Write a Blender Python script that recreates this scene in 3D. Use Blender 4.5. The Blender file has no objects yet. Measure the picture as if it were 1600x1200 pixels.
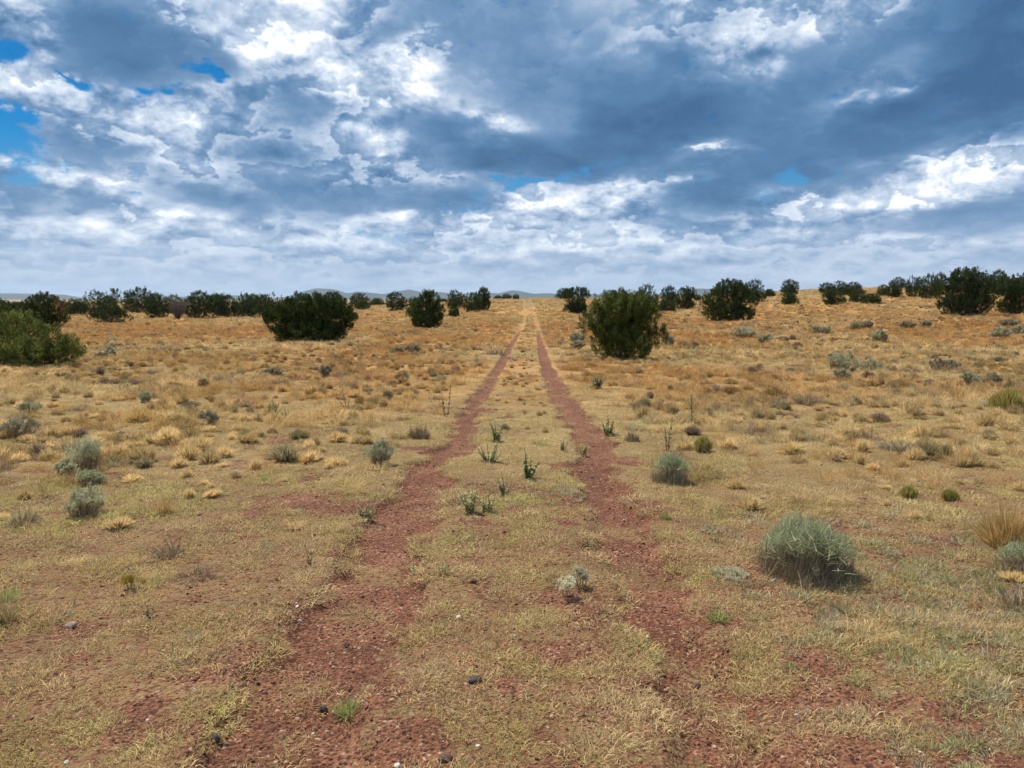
import bpy, math
import numpy as np
from mathutils import Vector

RNG = np.random.default_rng(7)
F = 1208.0                      # focal length, for a 1600 px wide frame
PITCH = math.radians(6.33)
EYE = 1.5
SUN_AZ, SUN_EL = math.radians(-40), math.radians(58)   # azimuth from +Y towards +X

scene = bpy.context.scene
COL = scene.collection

# ------------------------------------------------------------------ camera
cam_data = bpy.data.cameras.new("camera")
cam_data.sensor_width = 36.0
cam_data.lens = 36.0 * F / 1600.0
cam_data.clip_start = 0.05
cam_data.clip_end = 60000.0
cam = bpy.data.objects.new("camera", cam_data)
cam.location = (0, 0, EYE)
cam.rotation_euler = (math.pi / 2 - PITCH, 0, 0)
COL.objects.link(cam)
scene.camera = cam

def ray(px, py):
    a, b = (px - 800) / F, -(py - 600) / F
    c, s = math.cos(PITCH), math.sin(PITCH)
    return np.array([a, c + b * s, -s + b * c])

# ------------------------------------------------------------------ sky
def build_world():
    w = bpy.data.worlds.new("World")
    scene.world = w
    w.use_nodes = True
    nt = w.node_tree
    nt.nodes.clear()
    N, L = nt.nodes, nt.links
    def nd(t, **k):
        n = N.new(t)
        for a, b in k.items():
            setattr(n, a, b)
        return n
    def put(sock, v):
        if hasattr(v, "links"):
            L.new(v, sock)
        else:
            sock.default_value = v
    def m(op, a, b=0.0, c=0.0, clamp=False):
        n = nd("ShaderNodeMath", operation=op, use_clamp=clamp)
        put(n.inputs[0], a); put(n.inputs[1], b)
        if len(n.inputs) > 2:
            put(n.inputs[2], c)
        return n.outputs[0]
    def comb(x, y, z=0.0):
        n = nd("ShaderNodeCombineXYZ")
        put(n.inputs[0], x); put(n.inputs[1], y); put(n.inputs[2], z)
        return n.outputs[0]
    def rng(v, a, b, c=0.0, d=1.0, smooth=True):
        n = nd("ShaderNodeMapRange", interpolation_type='SMOOTHSTEP' if smooth else 'LINEAR')
        put(n.inputs[0], v)
        for i, q in enumerate((a, b, c, d)):
            put(n.inputs[i + 1], q)
        return n.outputs[0]
    def noise(vec, scale, detail=5, rough=0.5, dims='3D', dist=0.0, out=0, kind='FBM'):
        n = nd("ShaderNodeTexNoise", noise_dimensions=dims, noise_type=kind)
        put(n.inputs["Vector"], vec)
        n.inputs["Scale"].default_value = scale
        n.inputs["Detail"].default_value = detail
        n.inputs["Roughness"].default_value = rough
        n.inputs["Distortion"].default_value = dist
        return n.outputs[out]
    tc = nd("ShaderNodeTexCoord")
    sp = nd("ShaderNodeSeparateXYZ"); L.new(tc.outputs["Generated"], sp.inputs[0])
    x, y, z = sp.outputs
    az = m('ARCTAN2', x, y)
    el = m('ARCSINE', z)
    # a flat cloud deck seen in perspective: features shrink and flatten to the horizon
    zz = m('ADD', m('MAXIMUM', z, 0.0), 0.24)
    deck = comb(m('DIVIDE', x, zz), m('DIVIDE', y, zz))
    ang = comb(az, m('MULTIPLY', el, 1.5))
    # warp of the cloud shapes
    wn = noise(ang, 5.0, 3, 0.55, out=1)
    wn2 = noise(deck, 4.5, 4, 0.55, out=1)
    s1 = nd("ShaderNodeSeparateXYZ"); L.new(wn, s1.inputs[0])
    s2 = nd("ShaderNodeSeparateXYZ"); L.new(wn2, s2.inputs[0])
    shrink = rng(el, 0.02, 0.30, 0.35, 1.0)
    def warped(base, a, b, k1, k2):
        t = m('MULTIPLY', m('SUBTRACT', a, 0.5), k1)
        u = m('MULTIPLY', m('MULTIPLY', m('SUBTRACT', b, 0.5), k2), shrink)
        return m('ADD', base, m('ADD', m('MULTIPLY', t, shrink), u))
    waz = warped(az, s1.outputs[0], s2.outputs[0], 0.07, 0.13)
    wel = warped(el, s1.outputs[1], s2.outputs[1], 0.045, 0.10)
    P = comb(waz, wel)
    rotated = {}
    def rot(t):
        if t not in rotated:
            c, q = math.cos(math.radians(t)), math.sin(math.radians(t))
            d = []
            for v in ((c, q, 0), (-q, c, 0)):
                n = nd("ShaderNodeVectorMath", operation='DOT_PRODUCT')
                L.new(P, n.inputs[0]); n.inputs[1].default_value = v
                d.append(n.outputs["Value"])
            rotated[t] = (comb(d[0], d[1]), c, q)
        return rotated[t]
    def blob(px, py, rx, ry, tilt=0.0):
        d = ray(px, py); d = d / np.linalg.norm(d)
        X, Y = math.atan2(d[0], d[1]), math.asin(d[2])
        t = min((-35, -18, -8, 0, 8, 16, 30), key=lambda k: abs(k - tilt))
        v, c, q = rot(t)
        sx, sy = F / (rx * 1.9), F / (ry * 1.9)
        n = nd("ShaderNodeVectorMath", operation='MULTIPLY_ADD')
        L.new(v, n.inputs[0]); n.inputs[1].default_value = (sx, sy, 0)
        n.inputs[2].default_value = (-(c * X + q * Y) * sx, -(-q * X + c * Y) * sy, 0)
        g = nd("ShaderNodeTexGradient", gradient_type='QUADRATIC_SPHERE')
        L.new(n.outputs[0], g.inputs[0])
        return g.outputs["Fac"]
    def total(lst, start):
        acc = start
        for (px, py, rx, ry, tilt, amp) in lst:
            acc = m('MULTIPLY_ADD', blob(px, py, rx, ry, tilt), amp, acc)
        return acc
    tone = [  # where the clouds are thin and bright (+) or thick and dark (-)
        (210, 65, 170, 70, -8, -1.3), (120, 60, 90, 50, 0, -0.3), (590, 50, 95, 70, 0, -1.0), (480, 110, 150, 60, -25, -1.3),
        (560, 175, 110, 26, 0, -0.7), (400, 235, 110, 55, -10, -1.0), (130, 225, 140, 50, 0, -0.8), (250, 255, 120, 40, -10, -.6),
        (740, 215, 190, 45, -6, -1.2), (820, 60, 130, 110, 0, -0.9), (900, 110, 230, 90, 0, -1.0), (1010, 185, 220, 60, 8, -1.9),
        (1220, 235, 330, 50, 12, -1.2), (1350, 150, 130, 26, 25, .9), (1190, 120, 50, 80, 0, .7), (960, 60, 120, 30, 20, .5), (1460, 170, 260, 110, 15, -1.6), (1540, 60, 180, 80, 10, -1.3), (1200, 130, 120, 60, 30, -.6),
        (1450, 335, 240, 26, 3, -1.9), (1130, 305, 90, 36, 20, -1.2), (600, 320, 240, 30, -3, -1.1), (760, 265, 160, 18, 0, -1.0),
        (300, 315, 120, 22, 0, -0.5), (60, 305, 90, 16, 0, -0.5), (1350, 235, 120, 40, 10, -.7), (960, 250, 160, 22, 0, -1.1),
        (60, 330, 90, 18, 0, -.4), (950, 330, 60, 16, 0, -.35), (1310, 385, 90, 10, 0, -.25), (700, 300, 90, 24, 0, -.7),
        (450, 18, 110, 64, -20, 4.2), (320, 15, 100, 30, -30, 2.4), (548, 148, 65, 42, -35, 4.2), (640, 125, 34, 50, 0, 3.6),
        (30, 40, 80, 70, -40, 1.3), (200, 195, 190, 40, -15, 0.9), (330, 195, 110, 60, 0, 1.0), (240, 240, 100, 22, -15, 1.1),
        (590, 240, 110, 50, 0, 0.7), (100, 275, 140, 22, -15, 1.3), (790, 187, 90, 28, -8, 2.2), (1180, 80, 80, 90, 0, 0.6),
        (1290, 22, 110, 26, 10, 0.8), (1370, 130, 110, 34, 30, 1.2), (1110, 239, 90, 12, 0, 2.2), (1520, 268, 200, 38, 16, 2.2),
        (1290, 318, 150, 34, 12, 2.1), (900, 312, 190, 32, 5, 1.6), (700, 385, 260, 22, 0, .7), (1000, 380, 200, 20, 0, .7), (1075, 290, 40, 12, 0, .8), (640, 350, 50, 14, 0, 1.0), (820, 350, 170, 24, 0, 0.8),
        (400, 130, 60, 24, 0, .9), (50, 150, 120, 40, 0, .5), (690, 270, 120, 14, -8, .8), (250, 370, 300, 24, 0, .5), (1400, 376, 200, 12, 0, .5),
    ]
    gaps = [  # open blue between the clouds
        (16, 214, 52, 34, -30, 2.1), (5, 92, 30, 24, 0, 2.0), (138, 128, 34, 12, -25, 1.6), (270, 148, 22, 18, 0, 2.0), (322, 108, 22, 9, -30, 1.8),
        (840, 284, 110, 11, 8, 1.5), (1228, 285, 50, 11, 30, 1.5), (725, 328, 60, 14, 10, 0.9), (570, 370, 80, 11, 0, .9),
        (215, 303, 40, 14, 0, .9), (10, 283, 40, 12, 0, 1.1), (60, 385, 60, 9, 0, .7), (1090, 345, 60, 10, 0, .5),
    ]
    B0 = total(tone, 0.0)
    G0 = total(gaps, 0.0)
    f_deck = noise(deck, 3.6, 6, 0.50)
    # lumps of cumulus: inverted cells, and their sunlit upper edges
    def lumps(vec):
        v = nd("ShaderNodeTexVoronoi", feature='F1', voronoi_dimensions='2D', normalize=True)
        L.new(vec, v.inputs["Vector"])
        v.inputs["Scale"].default_value = 13.0
        v.inputs["Detail"].default_value = 3.5
        v.inputs["Roughness"].default_value = 0.55
        v.inputs["Lacunarity"].default_value = 2.3
        return v.outputs["Distance"]
    wx = noise(ang, 16.0, 4, 0.6, out=1)
    w3 = nd("ShaderNodeVectorMath", operation='SCALE'); w3.inputs["Scale"].default_value = 0.045
    L.new(wx, w3.inputs[0])
    persp = comb(az, m('MULTIPLY', m('POWER', m('MAXIMUM', el, 0.0), 0.72), 1.35))
    def shifted(dx, dy):
        a = nd("ShaderNodeVectorMath", operation='ADD'); L.new(persp, a.inputs[0]); L.new(w3.outputs[0], a.inputs[1])
        b = nd("ShaderNodeVectorMath", operation='ADD'); L.new(a.outputs[0], b.inputs[0]); b.inputs[1].default_value = (dx, dy, 0)
        return b.outputs[0]
    l0 = lumps(shifted(0, 0)); l1 = lumps(shifted(-0.006, 0.016))
    lit = m('MULTIPLY', m('SUBTRACT', l1, l0), 2.0)
    fine = noise(ang, 30.0, 5, 0.62)
    soft = noise(deck, 0.9, 3, 0.5)
    puffy = rng(B0, -0.8, 0.4, 0.10, 1.0)
    # thick cloud darkens towards a limit instead of running flat
    B = m('MULTIPLY', m('TANH', m('MULTIPLY', B0, 0.62)), 0.42)
    B = m('ADD', B, 0.50)
    B = m('ADD', B, m('MULTIPLY', m('SUBTRACT', soft, 0.5), 0.95))
    # banks of cumulus one behind the other: each has a bright ragged top that fades down to a dark flat base
    g_low = noise(ang, 4.2, 2, 0.5)
    def banks(K, seed, nz):
        q = m('ADD', m('MULTIPLY', m('POWER', m('MAXIMUM', el, 0.001), 0.55), K), seed)
        q = m('ADD', q, m('MULTIPLY', g_low, nz))
        q = m('ADD', q, m('MULTIPLY', m('SUBTRACT', f_deck, 0.5), 2.0))
        q = m('ADD', q, m('MULTIPLY', m('SUBTRACT', fine, 0.5), 1.5))
        q = m('ADD', q, m('MULTIPLY', l0, -0.75))
        fr = m('FRACT', q)
        return m('MULTIPLY', rng(fr, 0.08, 0.80), rng(fr, 1.0, 0.83))
    bank = m('SUBTRACT', banks(7.0, 0.75, 3.6), 0.38)
    B = m('ADD', B, m('MULTIPLY', m('SUBTRACT', f_deck, 0.5), 0.42))
    B = m('ADD', B, m('MULTIPLY', bank, rng(puffy, 0, 1, 0.055, 0.36)))
    B = m('ADD', B, m('MULTIPLY', m('MULTIPLY', lit, puffy), 0.55))
    B = m('ADD', B, m('MULTIPLY', m('MULTIPLY', m('SUBTRACT', fine, 0.5), puffy), 0.22))
    # low clouds fade to a pale band over the horizon
    low = rng(el, 0.0, 0.125, 1.0, 0.0)
    nb = nd("ShaderNodeMix", data_type='FLOAT')
    L.new(m('MULTIPLY', low, 0.85), nb.inputs[0]); L.new(B, nb.inputs[2]); nb.inputs[3].default_value = 0.66
    B = nb.outputs[0]
    ramp = nd("ShaderNodeValToRGB")
    L.new(B, ramp.inputs[0])
    r = ramp.color_ramp
    stops = [(0.0, (0.042, 0.112, 0.235)), (0.22, (0.078, 0.178, 0.330)), (0.42, (0.165, 0.275, 0.440)), (0.60, (0.350, 0.445, 0.590)),
             (0.82, (0.57, 0.65, 0.755)), (1.0, (0.86, 0.875, 0.89))]
    r.elements[0].position, r.elements[0].color = stops[0][0], (*stops[0][1], 1)
    r.elements[1].position, r.elements[1].color = stops[-1][0], (*stops[-1][1], 1)
    for p_, c_ in stops[1:-1]:
        e = r.elements.new(p_); e.color = (*c_, 1)
    # gap opacity
    gv = m('ADD', G0, m('MULTIPLY', m('SUBTRACT', fine, 0.5), 3.2))
    gv = m('ADD', gv, m('MULTIPLY', m('SUBTRACT', l0, 0.35), 0.8))
    blue = rng(gv, 0.25, 1.10)
    blue = m('MULTIPLY', blue, m('SUBTRACT', 1.0, m('MULTIPLY', low, 0.6)))
    sky = nd("ShaderNodeTexSky", sky_type='NISHITA')
    sky.sun_disc = False
    sky.sun_elevation = SUN_EL
    sky.sun_rotation = SUN_AZ
    sky.altitude = 1600
    sky.air_density = 1.0
    sky.dust_density = 0.3
    sky.ozone_density = 2.0
    tint = nd("ShaderNodeMix", data_type='RGBA', blend_type='MULTIPLY')
    tint.inputs[0].default_value = 1.0
    L.new(sky.outputs[0], tint.inputs[6]); tint.inputs[7].default_value = (0.02, 0.42, 0.66, 1)
    pale = nd("ShaderNodeMix", data_type='RGBA')
    L.new(rng(el, 0.09, 0.20, 0.85, 0.0), pale.inputs[0]); L.new(tint.outputs[2], pale.inputs[6]); pale.inputs[7].default_value = (1.1, 2.9, 5.0, 1)
    cl = nd("ShaderNodeVectorMath", operation='SCALE'); cl.inputs["Scale"].default_value = 10.0
    L.new(ramp.outputs[0], cl.inputs[0])
    mix = nd("ShaderNodeMix", data_type='RGBA')
    L.new(blue, mix.inputs[0]); L.new(cl.outputs[0], mix.inputs[6]); L.new(pale.outputs[2], mix.inputs[7])
    bg = nd("ShaderNodeBackground"); bg.inputs[1].default_value = 0.10
    L.new(mix.outputs[2], bg.inputs[0])
    out = nd("ShaderNodeOutputWorld"); L.new(bg.outputs[0], out.inputs[0])
build_world()
scene.view_settings.view_transform = 'Standard'
scene.view_settings.look = 'None'
scene.view_settings.exposure = 0.32
scene.view_settings.gamma = 1.0
scene.world.cycles.sampling_method = 'NONE'
scene.world.cycles.sample_map_resolution = 512
scene.cycles.use_adaptive_sampling = True
scene.cycles.adaptive_threshold = 0.02
scene.cycles.adaptive_min_samples = 8
scene.cycles.use_denoising = True
scene.cycles.max_bounces = 4
scene.cycles.diffuse_bounces = 2
scene.cycles.transmission_bounces = 2
scene.cycles.glossy_bounces = 1
scene.cycles.volume_bounces = 0

# ------------------------------------------------------------------ numeric noise
def _hash(ix, iy, seed):
    h = (ix.astype(np.int64) * 374761393 + iy.astype(np.int64) * 668265263 + seed * 974634777) & 0xFFFFFFFF
    h = ((h ^ (h >> 13)) * 1274126177) & 0xFFFFFFFF
    return ((h ^ (h >> 16)) & 0xFFFF) / 65535.0
def vnoise(x, y, seed=0):
    ix, iy = np.floor(x), np.floor(y)
    fx, fy = x - ix, y - iy
    fx, fy = fx * fx * (3 - 2 * fx), fy * fy * (3 - 2 * fy)
    a, b = _hash(ix, iy, seed), _hash(ix + 1, iy, seed)
    c, d = _hash(ix, iy + 1, seed), _hash(ix + 1, iy + 1, seed)
    return (a + (b - a) * fx) * (1 - fy) + (c + (d - c) * fx) * fy
def fbm(x, y, size, octv=4, seed=0, gain=0.5):
    """noise of mean 0.5 with features of about `size` metres"""
    s, t, amp, k = 0.0, 0.0, 1.0, 1.0 / size
    for o in range(octv):
        s = s + amp * vnoise(x * k + 17.3 * o, y * k - 9.1 * o, seed + o)
        t += amp; amp *= gain; k *= 2.03
    return s / t
def sstep(a, b, x):
    t = np.clip((x - a) / (b - a), 0, 1)
    return t * t * (3 - 2 * t)

# ------------------------------------------------------------------ terrain
_PY = [-60, 0, 3.4, 8, 17, 28, 37, 57, 95, 130, 165, 190, 215, 260, 400, 900, 3000, 16000]
_PZ = [.25, 0, 0, -.04, -.40, -.68, -.80, -1.08, -1.17, -.10, 0.95, 1.33, 1.35, .6, -3, -8, -10, -10]
_lg = np.linspace(0, 10, 1500)
def _lin(v): return np.log1p(np.maximum(v + 60, 0) / 12.0)
_g = np.linspace(0, _lin(16000.), 3000)
_pz = np.interp((np.exp(_g) - 1) * 12 - 60, _PY, _PZ)
_k = np.hanning(61); _k /= _k.sum()
_pz = np.convolve(np.pad(_pz, 30, mode='edge'), _k, mode='valid')
_SX = [-400, -200, -110, -55, -29, -8, 8, 27, 45, 61, 90, 140, 400]
_SZ = [-1.5, -1.5, -1.6, -1.7, -1.2, -.1, 0, -.2, .7, 2.0, 2.9, 3.4, 4.0]
_gx = np.linspace(-400, 400, 1601)
_sz = np.convolve(np.pad(np.interp(_gx, _SX, _SZ), 12, mode='edge'), np.hanning(25) / np.hanning(25).sum(), mode='valid')
def centre(y):
    return np.interp(y, [0, 8, 17, 28, 37, 57, 95, 165, 220], [0, .08, .20, .43, .66, 1.20, 2.25, 3.4, 4.2])
def track(x, y):
    """0..1 : how much a point lies in one of the two wheel tracks"""
    wob = (fbm(x * 0 + 3.1, y, 1.7, 3, 5) - .5) * .30 * sstep(26, 6, y)
    u = x - centre(y) + wob
    rag = (fbm(x, y, .30, 3, 11) - .5) * .34 * sstep(30, 9, y) + (fbm(x, y, 1.3, 2, 12) - .5) * .14
    wl = np.interp(y, [0, 3, 4.5, 7, 14, 30, 60], [.34, .28, .18, .17, .16, .15, .12]) + rag
    wr = np.interp(y, [0, 3, 4.5, 7, 14, 30, 60], [.28, .19, .17, .18, .22, .18, .13]) + rag
    dl, dr = np.abs(u + .75), np.abs(u - .75)
    fade = sstep(80, 34, y) * .72 + .28 * sstep(230, 190, y)
    return np.maximum(sstep(wl + .07, wl - .05, dl), sstep(wr + .07, wr - .05, dr)) * fade
def height(x, y):
    x = np.asarray(x, float); y = np.asarray(y, float)
    z = np.interp(_lin(y), _g, _pz)
    ramp = sstep(45, 175, y) * (1 - .55 * sstep(260, 900, y))
    z = z + np.interp(x * 165 / np.maximum(y, 80), _gx, _sz) * ramp
    near = 1 - sstep(60, 300, y)
    z = z + (fbm(x, y, 14, 3, 1) - .5) * .35 * sstep(7, 30, np.hypot(x, y)) * near
    off = sstep(1.4, 3.5, np.abs(x - centre(y)))
    z = z + (fbm(x, y, 1.6, 3, 2) - .5) * (.05 + .10 * off) * near
    z = z + (fbm(x, y, .33, 3, 3) - .5) * (.030 + .03 * off) * (1 - sstep(14, 50, y))
    z = z - .055 * track(x, y) * (1 - sstep(80, 160, y))
    return z
_hz = float(height(0.0, 0.0))
def H(x, y): return height(x, y) - _hz
def ground_at(px, py):
    """the point of the terrain seen at a pixel of the 1600x1200 photograph"""
    d = ray(px, py)
    t = np.concatenate([np.linspace(1.5, 60, 6000), np.linspace(60, 700, 8000)])
    g = EYE + d[2] * t - H(d[0] * t, d[1] * t)
    i = np.argmax(g <= 0) if (g <= 0).any() else len(t) - 1
    return np.array([d[0] * t[i], d[1] * t[i], float(H(d[0] * t[i], d[1] * t[i]))])

# ground cover fields --------------------------------------------------
def bare_field(x, y):
    """0 = fully covered by grass, 1 = bare red soil and gravel"""
    u = np.abs(x - centre(y))
    w = .54 * sstep(2.1, .9, u) * sstep(9.0, 5.0, y)            # ragged patches round the near track
    w = np.maximum(w, .31 * sstep(11, 5, y) * sstep(7, 1.5, u))
    w = np.maximum(w, .20 * sstep(22, 8, y))
    n = fbm(x, y, .17, 3, 21, .6) * .55 + fbm(x, y, .8, 3, 22) * .45
    p = sstep(.09, -.10, n - (.30 + .33 * w))
    near = sstep(7.5, 4.5, y)                                  # close by, grass has crept back into the ruts
    t = track(x, y) * (1 - near * sstep(.54, .64, fbm(x, y, .26, 3, 24)))
    return np.maximum(p * sstep(0, .1, w), t)

def tag(o, label=None, cat=None, group=None, kind=None):
    if label: o["label"] = label
    if cat: o["category"] = cat
    if group: o["group"] = group
    if kind: o["kind"] = kind
    return o

def mesh_np(name, verts, faces, mat, smooth=False, attrs=None):
    """verts (n,3); faces: an (m,3) or (m,4) int array"""
    me = bpy.data.meshes.new(name)
    verts = np.ascontiguousarray(verts, np.float32); faces = np.ascontiguousarray(faces, np.int32)
    me.vertices.add(len(verts)); me.vertices.foreach_set("co", verts.ravel())
    if len(faces):
        k = faces.shape[1]
        me.loops.add(faces.size); me.loops.foreach_set("vertex_index", faces.ravel())
        me.polygons.add(len(faces))
        me.polygons.foreach_set("loop_start", np.arange(0, faces.size, k, dtype=np.int32))
        if smooth:
            me.polygons.foreach_set("use_smooth", np.ones(len(faces), bool))
    for k_, (dom, typ, arr) in (attrs or {}).items():
        a = me.attributes.new(k_, typ, dom)
        a.data.foreach_set({'FLOAT': 'value', 'INT': 'value', 'FLOAT_VECTOR': 'vector', 'FLOAT_COLOR': 'color'}[typ], np.ascontiguousarray(arr, np.float32 if typ != 'INT' else np.int32).ravel())
    me.update(calc_edges=True)
    if mat: me.materials.append(mat)
    return me
def link(name, me, parent=None):
    o = bpy.data.objects.new(name, me); COL.objects.link(o)
    if parent: o.parent = parent
    return o

# ------------------------------------------------------------------ materials
class Mat:
    def __init__(s, name, rough=0.9):
        s.mat = bpy.data.materials.new(name); s.mat.use_nodes = True
        s.nt = s.mat.node_tree; s.nt.nodes.clear()
        s.out = s.n("ShaderNodeOutputMaterial")
    def n(s, t, **k):
        n = s.nt.nodes.new(t)
        for a, b in k.items(): setattr(n, a, b)
        return n
    def put(s, sock, v):
        if hasattr(v, "links"): s.nt.links.new(v, sock)
        else: sock.default_value = v
    def math(s, op, a, b=0.0, clamp=False):
        n = s.n("ShaderNodeMath", operation=op, use_clamp=clamp); s.put(n.inputs[0], a); s.put(n.inputs[1], b); return n.outputs[0]
    def noise(s, vec, scale, detail=3, rough=.55, col=False):
        n = s.n("ShaderNodeTexNoise"); s.put(n.inputs["Vector"], vec)
        n.inputs["Scale"].default_value = scale; n.inputs["Detail"].default_value = detail; n.inputs["Roughness"].default_value = rough
        return n.outputs[1 if col else 0]
    def ramp(s, v, stops, interp='LINEAR'):
        n = s.n("ShaderNodeValToRGB"); s.put(n.inputs[0], v); r = n.color_ramp; r.interpolation = interp
        r.elements[0].position, r.elements[0].color = stops[0][0], (*stops[0][1], 1)
        r.elements[1].position, r.elements[1].color = stops[-1][0], (*stops[-1][1], 1)
        for p, c in stops[1:-1]: r.elements.new(p).color = (*c, 1)
        return n.outputs[0]
    def mix(s, f, a, b, blend='MIX'):
        n = s.n("ShaderNodeMix", data_type='RGBA', blend_type=blend)
        s.put(n.inputs[0], f); s.put(n.inputs[6], a if hasattr(a, "links") else (*a, 1)); s.put(n.inputs[7], b if hasattr(b, "links") else (*b, 1))
        return n.outputs[2]
    def rng(s, v, a, b, c=0., d=1.):
        n = s.n("ShaderNodeMapRange", interpolation_type='SMOOTHSTEP'); s.put(n.inputs[0], v)
        for i, q in enumerate((a, b, c, d)): n.inputs[i + 1].default_value = q
        return n.outputs[0]
    def attr(s, name, kind='GEOMETRY'):
        n = s.n("ShaderNodeAttribute", attribute_name=name, attribute_type=kind); return n
    def finish(s, col, rough=.9, bump=None, bd=.02, transl=0.0):
        if transl > 0:
            d = s.n("ShaderNodeBsdfDiffuse"); s.put(d.inputs[0], col)
            t = s.n("ShaderNodeBsdfTranslucent"); s.put(t.inputs[0], col)
            mx = s.n("ShaderNodeMixShader"); mx.inputs[0].default_value = transl
            s.nt.links.new(d.outputs[0], mx.inputs[1]); s.nt.links.new(t.outputs[0], mx.inputs[2])
            s.nt.links.new(mx.outputs[0], s.out.inputs[0])
            return s.mat
        p = s.n("ShaderNodeBsdfPrincipled"); s.put(p.inputs["Base Color"], col); p.inputs["Roughness"].default_value = rough
        p.inputs["Specular IOR Level"].default_value = .15
        if bump is not None:
            b = s.n("ShaderNodeBump"); b.inputs["Distance"].default_value = bd; s.put(b.inputs["Height"], bump)
            s.nt.links.new(b.outputs[0], p.inputs["Normal"])
        s.nt.links.new(p.outputs[0], s.out.inputs[0])
        return s.mat

def ground_material():
    s = Mat("ground_soil_and_thatch")
    pos = s.n("ShaderNodeNewGeometry").outputs["Position"]
    bare = s.attr("bare").outputs["Fac"]; rust = s.attr("rust").outputs["Fac"]
    # red soil with gravel
    big = s.noise(pos, 2.2, 4)
    v = s.n("ShaderNodeTexVoronoi", feature='F1'); s.put(v.inputs["Vector"], pos); v.inputs["Scale"].default_value = 55
    v2 = s.n("ShaderNodeTexVoronoi", feature='F1'); s.put(v2.inputs["Vector"], pos); v2.inputs["Scale"].default_value = 130
    soil = s.ramp(big, [(.3, (.115, .048, .025)), (.5, (.19, .080, .041)), (.7, (.29, .148, .078))])
    peb = s.ramp(s.n_sep(v.outputs["Color"]), [(0, (.045, .022, .017)), (.35, (.11, .046, .030)), (.7, (.18, .075, .047)), (.93, (.27, .135, .085)), (1, (.40, .28, .2))])
    soil = s.mix(s.rng(v.outputs["Distance"], .62, .35), soil, peb)
    fine = s.noise(pos, 90, 3, .7)
    soil = s.mix(.75, soil, s.ramp(fine, [(.3, (.12, .12, .12)), (.5, (.5, .5, .5)), (.72, (.95, .95, .95))]), 'OVERLAY')
    # thatch: dry litter and short stubble between the tufts
    n1 = s.noise(pos, .9, 5, .6); n2 = s.noise(pos, 28, 4, .7)
    th = s.ramp(n1, [(.3, (.175, .118, .052)), (.5, (.25, .170, .072)), (.7, (.35, .245, .110))])
    ru = s.ramp(n1, [(.3, (.27, .145, .050)), (.5, (.36, .20, .070)), (.7, (.44, .26, .10))])
    th = s.mix(rust, th, ru)
    th = s.mix(.6, th, s.ramp(n2, [(.3, (.1, .1, .1)), (.5, (.5, .5, .5)), (.7, (.95, .95, .95))]), 'OVERLAY')
    m = s.math('ADD', bare, s.math('MULTIPLY', s.math('SUBTRACT', n2, .5), 1.5))
    col = s.mix(s.rng(m, .36, .64), th, soil)
    hgt = s.math('ADD', s.math('MULTIPLY', s.math('SUBTRACT', 1.0, v.outputs["Distance"]), .6), s.math('MULTIPLY', fine, .6))
    return s.finish(col, .95, hgt, .022)
def _nsep(s, col):
    n = s.n("ShaderNodeSeparateColor"); s.put(n.inputs[0], col); return n.outputs[0]
Mat.n_sep = _nsep

def rust_field(x, y):
    r = sstep(.42, .58, fbm(x, y * .6, 9, 3, 31)) * .8
    return np.clip(r * sstep(7, 22, y) * sstep(170, 110, y) + .40 * sstep(30, 55, y) * sstep(150, 95, y), 0, 1)

# ------------------------------------------------------------------ ground sheet
def axis(lo, hi, fine_lo, fine_hi, step, grow):
    a = list(np.arange(fine_lo, fine_hi, step))
    s, v = step, a[-1]
    while v < hi:
        s *= grow; v += s; a.append(min(v, hi))
    s, v, b = step, a[0], []
    while v > lo:
        s *= grow; v -= s; b.append(max(v, lo))
    return np.array(b[::-1] + a)
def build_ground():
    xs = axis(-12500, 12500, -5, 5, .035, 1.028)
    ys = axis(-1500, 12500, 1.5, 9.5, .035, 1.022)
    X, Y = np.meshgrid(xs, ys)
    Z = H(X, Y)
    v = np.stack([X, Y, Z], -1).reshape(-1, 3)
    nx, ny = len(xs), len(ys)
    i = np.arange(nx * ny).reshape(ny, nx)
    f = np.stack([i[:-1, :-1], i[:-1, 1:], i[1:, 1:], i[1:, :-1]], -1).reshape(-1, 4)
    me = mesh_np("ground", v, f, ground_material(), True, {
        "bare": ('POINT', 'FLOAT', np.maximum(bare_field(X, Y), .42 * sstep(12, 3.5, Y) + .10)), "rust": ('POINT', 'FLOAT', rust_field(X, Y))})
    tag(link("ground", me), kind="structure")
    return v[:, 2].min()
ZMIN = build_ground()

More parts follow.
